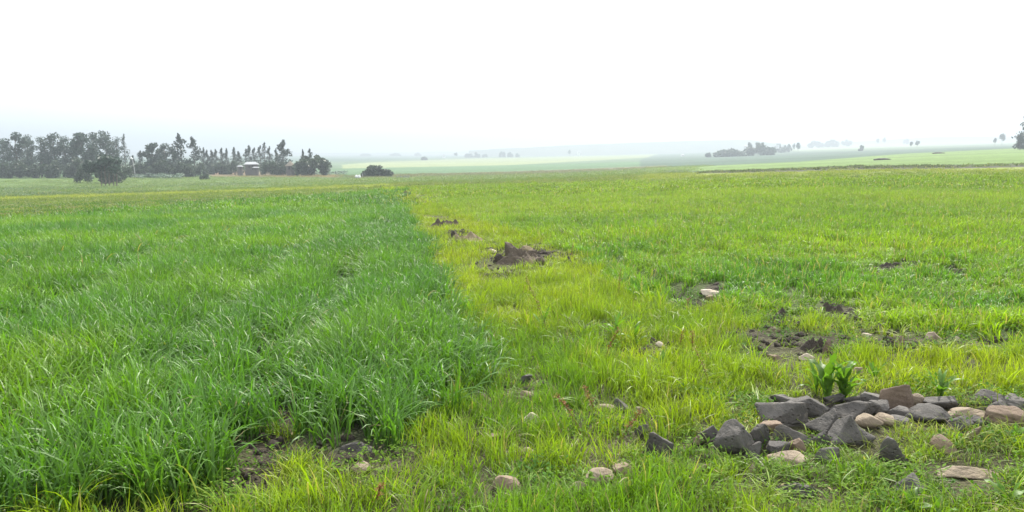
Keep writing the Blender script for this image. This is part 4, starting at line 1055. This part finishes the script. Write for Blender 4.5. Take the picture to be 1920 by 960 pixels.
for i, a in enumerate([
    # kind, px, top, depth, width, label, name
    ('euc', 3, 255, 235, 22, 'eucalyptus cut by the left edge of the photo', EU),
    ('euc', 21, 262, 240, 14, 'short round-headed eucalyptus second from the left edge', EU),
    ('euc', 44, 247, 235, 34, 'tall open eucalyptus with a gap under its top, left end of the grove', EU),
    ('euc', 65, 250, 245, 16, 'slim eucalyptus with a small round top just right of the open one', EU),
    ('euc', 72, 262, 235, 18, 'shorter eucalyptus filling the gap right of the slim round-topped one', EU),
    ('euc', 90, 255, 232, 22, 'eucalyptus with a pointed head left of the broad-domed one', EU),
    ('euc', 114, 250, 236, 34, 'broad-domed eucalyptus in the middle of the left grove', EU),
    ('euc', 134, 254, 242, 18, 'eucalyptus with a lean top on the right shoulder of the broad-domed one', EU),
    ('euc', 166, 248, 230, 40, 'flat-topped spreading eucalyptus with layered crown', EU),
    ('euc', 188, 246, 238, 26, 'eucalyptus with a tilted head between the flat-topped and the tallest', EU),
    ('euc', 211, 245, 226, 30, 'tallest eucalyptus of the grove, above the dark front tree', EU),
    ('euc', 230, 255, 236, 16, 'narrow ragged eucalyptus right of the tallest', EU),
    ('cyp', 245, 252, 238, 18, 'slender pointed tree above the white lamp post', CO),
    ('euc', 148, 262, 240, 24, 'lower eucalyptus in the dip left of the flat-topped spreading one', EU),
    ('cyp', 258, 292, 232, 20, 'low pointed tree left of the sky gap beside the lamp post', CO),
    ('cyp', 273, 282, 232, 18, 'small conifer standing in the sky gap', CO),
    ('euc', 296, 267, 234, 32, 'umbrella-topped eucalyptus right of the sky gap', EU),
    ('euc', 318, 268, 230, 26, 'domed eucalyptus next to the umbrella-topped one', EU),
    ('cyp', 334, 279, 232, 24, 'dark conifer between the domed eucalyptus and the tall leaning pair', CO),
    ('cyp', 351, 252, 226, 36, 'taller of the leaning pair of tall trees', CO),
    ('cyp', 374, 257, 230, 32, 'more pointed right-hand tree of the leaning pair', CO),
    ('cyp', 390, 277, 262, 13, 'first pointed tree of the thin row right of the leaning pair', CO),
    ('cyp', 397, 281, 262, 12, 'second pointed tree of the thin row', CO),
    ('cyp', 405, 282, 262, 12, 'third pointed tree of the thin row', CO),
    ('cyp', 413, 280, 262, 13, 'fourth pointed tree of the thin row', CO),
    ('cyp', 424, 277, 258, 14, 'fifth and tallest pointed tree of the thin row', CO),
    ('cyp', 433, 278, 260, 13, 'sixth pointed tree of the thin row', CO),
    ('cyp', 446, 276, 256, 20, 'pointed tree left of the white-roofed house', CO),
    ('cyp', 455, 284, 252, 16, 'shorter tree just left of the white roof', CO),
    ('cyp', 474, 273, 250, 22, 'first spire behind the white roof', CO),
    ('cyp', 484, 277, 250, 18, 'second spire behind the white roof', CO),
    ('cyp', 495, 273, 248, 18, 'third spire, above the right end of the white roof', CO),
    ('cyp', 503, 267, 248, 17, 'thin tallest spire leaning left above the house', CO),
    ('cyp', 512, 275, 246, 16, 'spire right of the thin tallest one', CO),
    ('cyp', 524, 279, 244, 12, 'lone thin spire left of the tall shaggy tree', CO),
    ('cyp', 537, 263, 232, 34, 'tall shaggy tree above the thatched hut', EU),
    ('bush', 12, 294, 225, 50, 'dark hedge bush at the left edge under the eucalyptus', BU),
    ('bush', 50, 298, 222, 46, 'second hedge bush from the left edge', BU),
    ('bush', 88, 298, 222, 44, 'third hedge bush from the left edge', BU),
    ('bush', 122, 294, 220, 44, 'fourth hedge bush, darkest of the hedge', BU),
    ('bush', 154, 292, 222, 42, 'fifth hedge bush, beside the large dark tree', BU),
    ('bush', 172, 300, 178, 40, 'dark bush at the left foot of the large dark tree', BU),
    ('bush', 215, 306, 172, 50, 'dark bush right behind the large dark tree', BU),
    ('bush', 238, 302, 190, 36, 'bush behind the white lamp post', BU),
    ('bush', 275, 304, 222, 44, 'bush under the sky gap', BU),
    ('bush', 315, 298, 220, 50, 'dense bush under the domed eucalyptus', BU),
    ('bush', 352, 298, 218, 46, 'dense bush at the foot of the leaning pair', BU),
    ('bush', 383, 302, 224, 30, 'bush right of the leaning pair above the bare bank', BU),
    ('bush', 391, 325, 190, 20, 'small low bush standing out in the field below the grove', BU),
    ('bush', 418, 302, 258, 46, 'low growth at the foot of the thin row', BU),
    ('bush', 448, 298, 240, 30, 'dark bush left of the house', BU),
    ('bush', 515, 300, 228, 38, 'dense bush right of the house', BU),
    ('bush', 535, 300, 228, 30, 'dense bush left of the thatched hut', BU),
    ('bush', 594, 283, 222, 66, 'big rounded dark tree at the right end of the farmstead', 'dark_tree'),
    ('bush', 570, 297, 220, 26, 'lower left shoulder bush of the big rounded tree', BU),
    ('cyp', 573, 280, 224, 10, 'thin spike left of the big rounded tree', CO),
    ('cyp', 587, 279, 224, 16, 'pointed shoot rising from the big rounded tree', CO),
    ('bush', 711, 308, 190, 52, 'round bush alone in the field right of the farmstead', BU),
]):
    d = 1.0
    if a[0] == 'bush' and a[4] > 40: d = 1.7
    if a[0] == 'euc': d = 1.5
    tree(*a, seed=400 + i, dens=d, lean=(-.05 if a[0] == 'cyp' and 340 < a[1] < 380 else 0))
o = tree('bush', 206, 288, 150, 66, 'large dark tree in front of the grove with bare stems under it', 'dark_tree', 470, dens=2.4, lift=.46, mat='euc')
for i, (dx, q) in enumerate(((-8, .8), (-1, 1.2), (7, 1.2), (15, .9), (20, 1.2))):
    k = 150 / F; mb = MB(); mb.tube([(dx * k, 0, -.3), (dx * k + .12 * math.sin(i * 2), .1, 14 * k), (dx * k + .1, 0, 26 * k), (dx * k * .7, .1, 44 * k)], [.12 * q, .09 * q, .08 * q, .05], 6)
    mb.build('stem', M['bark'], o)
FAR = 'far trees across the plain'
for i, a in enumerate([
    ('bush', 1362, 279, 640, 54, 'long low tree clump left of the dense round clump on the plain', 'far_trees' if False else 'tree_clump'),
    ('bush', 1420, 268, 640, 52, 'dense round tree clump in the right middle distance', 'tree_clump'),
    ('bush', 1322, 285, 660, 12, 'small tree leftmost before the long low clump', 'far_tree'),
    ('bush', 1338, 285, 650, 12, 'small tree touching the long low clump at left', 'far_tree'),
    ('round', 1399, 262, 700, 9, 'thin tree poking above the left of the dense round clump', 'far_tree'),
    ('round', 1413, 264, 700, 9, 'thin tree poking above the dense round clump', 'far_tree'),
    ('bush', 1452, 267, 900, 22, 'hazy tree row right of the dense round clump', 'far_tree'),
    ('bush', 1468, 268, 900, 16, 'end of the hazy tree row right of the dense clump', 'far_tree'),
    ('round', 1488, 267, 800, 9, 'lone hazy tree right of the tree row', 'far_tree'),
    ('round', 1480, 268, 950, 6, 'tiny tree beside the lone hazy tree', 'far_tree'),
    ('bush', 1605, 271, 700, 10, 'small dark bush on the pale field', 'far_bush'),
    ('round', 1696, 265, 800, 7, 'smaller of the two round trees on the pale field', 'far_tree'),
    ('round', 1707, 262, 800, 9, 'bigger of the two round trees on the pale field', 'far_tree'),
    ('bush', 1686, 259, 1900, 10, 'very faint tree behind the two round trees', 'far_tree'),
    ('bush', 1520, 263, 1700, 26, 'left part of the faint tree line above the pale field', 'far_tree'),
    ('bush', 1550, 261, 1700, 30, 'middle part of the faint tree line above the pale field', 'far_tree'),
    ('bush', 1576, 260, 1750, 20, 'right part of the faint tree line above the pale field', 'far_tree'),
    ('round', 1646, 257, 1700, 8, 'faint tree at the right end of the faint tree line', 'far_tree'),
    ('round', 1634, 259, 1700, 6, 'tiny faint tree near the right end of the faint line', 'far_tree'),
    ('round', 1863, 249, 700, 12, 'faint umbrella tree left of the tall dark conifer', 'far_tree'),
    ('round', 1850, 258, 700, 6, 'tiny faint tree left of the faint umbrella tree', 'far_tree'),
    ('cyp', 1913, 214, 290, 44, 'tall dark conifer at the right edge of the photo', CO),
    ('cyp', 1932, 222, 292, 40, 'tall conifer beyond the right edge, cut by the photo', CO),
    ('cyp', 1897, 251, 286, 15, 'short pointed conifer left of the tall dark one', CO),
    ('bush', 895, 285, 1500, 12, 'dark hazy tree of the group in the far middle', 'far_tree'),
    ('bush', 880, 287, 1500, 16, 'left low tree of the group in the far middle', 'far_tree'),
    ('round', 856, 286, 1500, 7, 'single tree left of the far middle group', 'far_tree'),
    ('bush', 910, 288, 1500, 10, 'right low tree of the far middle group', 'far_tree'),
    ('bush', 942, 283, 1500, 12, 'taller tree in the right far group', 'far_tree'),
    ('bush', 956, 285, 1500, 12, 'low tree at the right of the right far group', 'far_tree'),
    ('bush', 970, 287, 1500, 8, 'small tree right of the right far group', 'far_tree'),
    ('bush', 797, 293, 1000, 12, 'small dark bush on the far bluish field', 'far_bush'),
    ('round', 1066, 281, 1500, 6, 'tiny tree below the ridge', 'far_tree'),
    ('bush', 786, 286, 2200, 12, 'faint tree on the plain above the small dark bush', 'far_tree'),
    ('bush', 745, 287, 2200, 20, 'faint tree line piece at the left far plain', 'far_tree'),
    ('bush', 690, 288, 2200, 20, 'faint tree line piece above the round bush', 'far_tree'),
]):
    tree(*a, seed=600 + i, group=FAR, dens=1.6 if a[0] == 'cyp' else 1.)
for px, py, w, h, lab in ((1655, 300, 34, 3.4, 'long dark heap on the green slope at right'), (1760, 288, 24, 2.6, 'smaller dark heap further up the green slope')):
    x, y, t = at(px, py); D, Fc = ICO[3]; P = D * np.array([w / F * t / 2, w / F * t / 9, h / F * t]) * (1 + .4 * (n3(D * 3 + px, 2) - .5)[:, None])
    tag(link('earth_heap', mesh_np('earth_heap', P, [Fc], True, mats=[M['soil_dark']]), loc=(x, y, gz(x, y))), lab, 'earth heap', 'dark heaps on the slope')

# grey-leaved undergrowth at the foot of the grove
def build_under():
    pr = [leafy_clump('grey_weed', 60, .9, .5, 500 + s, M['agave'], 1.2) for s in range(3)]
    P = []
    for i in range(46):
        px = rng.uniform(250, 345); x, y, t = at(px, 334 + rng.normal(0, 1)); P.append((x, y, gz(x, y)))
    for i in range(30):
        px = rng.uniform(560, 650); x, y, t = at(px, 327 + rng.normal(0, 1)); P.append((x, y, gz(x, y)))
    P = np.array(P); n = len(P); s = rng.uniform(.5, 1.1, n)
    stuff('undergrowth', 'grey green undergrowth at the foot of the farm trees', 'undergrowth', P, np.stack([np.zeros(n), np.zeros(n), rng.uniform(0, 6, n)], 1),
          np.stack([s, s, s], 1), np.tile((.12, .18, .1), (n, 1)), rng.integers(0, 3, n), pr)
build_under()

# ------------------------------------------------------------------ farm buildings, pole, small things
def house(px, dep, base_py, wpx, wall_px, roof_px, label, name='farm_house', roof='roof', wall='mud', deep=.7, rz=0.):
    x, y = at_depth(px, dep); z = EYE + dep * slope(base_py); k = dep / F; w, hw, hr = wpx * k, wall_px * k, roof_px * k; d = w * deep
    o = empty(name, (x, y, z), label, 'house', None, rz)
    mb = MB(); mb.box((0, 0, (hw - 4) / 2), (w * .86, d * .86, hw + 4)); b = mb.build('wall', M[wall], o)
    e = .12; a = w / 2 + e; c = d / 2 + e; rg = a * .55
    V = [(-a, -c, hw), (a, -c, hw), (a, c, hw), (-a, c, hw), (-rg, 0, hw + hr), (rg, 0, hw + hr), (-a, -c, hw - .12), (a, -c, hw - .12), (a, c, hw - .12), (-a, c, hw - .12)]
    me = mesh_np('roof', np.array(V), [np.array([(0, 1, 5, 4), (2, 3, 4, 5), (0, 6, 7, 1), (1, 7, 8, 2), (2, 8, 9, 3), (3, 9, 6, 0), (6, 9, 8, 7)]), np.array([(1, 2, 5), (3, 0, 4)])], mats=[M[roof]])
    link('roof', me, o)
    dr = MB(); dr.box((w * .1, -d * .43 - .04, hw * .42), (w * .10, .06, hw * .8)); dr.build('door', M['dark'], o)
    for s in (-1, 1):
        wn = MB(); wn.box((w * .1 + s * w * .24, -d * .43 - .04, hw * .55), (w * .09, .06, hw * .3)); wn.build('window', M['dark'], o)
    return o
house(478, 236, 319, 25, 11, 4.5, 'mud-walled house with a shiny white sheet roof among the farm trees', roof='roof', rz=.25)
house(457, 232, 319, 9, 7, 1.8, 'tiny shed with a pale roof left of the white-roofed house', 'shed')
house(486, 229, 321, 10, 7, 1.2, 'low lean-to with a grey roof in front of the white-roofed house', 'shed', 'roof')
x, y = at_depth(550, 224); z = EYE + 224 * slope(318); k = 224 / F
o = empty('thatched_hut', (x, y, z), 'round brown thatched hut under the tall shaggy tree', 'hut')
mb = MB(); mb.tube([(0, 0, -2), (0, 0, 8 * k)], [8 * k, 8 * k], 16); mb.build('wall', M['mud'], o)
mb = MB(); mb.tube([(0, 0, 6.5 * k), (0, 0, 11 * k), (0, 0, 15.5 * k)], [10.5 * k, 6 * k, .8 * k], 18); mb.build('roof', M['thatch'], o, smooth=True)
mb = MB(); mb.box((0, -8 * k, 3.2 * k), (2.6 * k, .3, 6 * k)); mb.build('door', M['dark'], o)
# lamp post
x, y, t = at(254, 334); h = (334 - 299) / F * t
o = empty('lamp_post', (x, y, gz(x, y)), 'grey post with a white lamp head in front of the dark grove', 'lamp post')
mb = MB(); mb.tube([(0, 0, -.1), (-.15, 0, h * .5), (-.5, 0, h)], [.13, .11, .09], 8); mb.build('pole', M['pole'], o, smooth=True)
mb = MB(); mb.tube([(-.35, 0, h + .1), (-.8, -.1, h + .32), (-1.3, -.15, h + .25)], [.14, .34, .2], 8); mb.build('lamp_head', M['white'], o, smooth=True)
# white covered heap
x, y, t = at(671, 334.5); k = t / F
o = empty('covered_heap', (x, y, gz(x, y)), 'small white twin-humped heap on a dark base out in the field', 'heap')
mb = MB(); mb.box((0, 0, .8 * k), (13 * k, 6 * k, 2.2 * k)); mb.build('base', M['grey_wall'], o)
for s, nm in ((-1, 'cover'), (1, 'cover')):
    D, Fc = ICO[3]; P = D * np.array([2.9, 2.6, 4.2]) * k * (1 + .12 * (n3(D * 2 + s, 1) - .5)[:, None]) + np.array([s * 2.6 * k, 0, 2.6 * k])
    link(nm, mesh_np(nm, P, [Fc], True, mats=[M['white']]), o)
for px, lab in ((680, 'short pale post just right of the white heap'), (631, 'short post at the right foot of the big rounded tree')):
    x, y, t = at(px, 333.5 if px > 650 else 325); mb = MB(); mb.tube([(0, 0, -.1), (0, 0, .9)], [.12, .1], 6); tag(mb.build('post', M['pole'], loc=(x, y, gz(x, y))), lab, 'post')
# low grey stone wall
x0, y0, t0 = at(743, 334); x1, y1, t1 = at(768, 333.4)
V = []; n = 26
for i in range(n):
    f = i / (n - 1); x = x0 + (x1 - x0) * f; y = y0 + (y1 - y0) * f; hgt = (5.2 + 1.2 * (vnoise(i * .7, 1., 3) - .5) * 2) / F * t0; b = gz(x, y) - .2
    V += [(x, y - .3, b), (x, y - .2, b + hgt), (x, y + .2, b + hgt), (x, y + .3, b)]
Fq = [(4 * i + j, 4 * i + 4 + j, 4 * i + 5 + j, 4 * i + 1 + j) for i in range(n - 1) for j in range(3)] + [(0, 1, 2, 3), (4 * n - 1, 4 * n - 2, 4 * n - 3, 4 * n - 4)]
tag(link('stone_wall', mesh_np('stone_wall', np.array(V), [np.array(Fq)], mats=[M['grey_wall']])), 'low grey stone wall right of the round bush', 'wall')
for px, py, dep, lab in ((1275, 293, 900, 'tiny white house on the far plain left of the tree clumps'), (1083, 287, 1500, 'tiny white house below the ridge'), (834, 294, 1400, 'tiny pale roofed house beside the far middle trees'),
                         (1391, 277, 700, 'small white-roofed house between the two tree clumps'), (1450, 272, 880, 'tiny white roofed house in the hazy tree row')):
    house(px, dep, py, 6, 2.6, 1.6, lab, 'farm_house', wall='white')
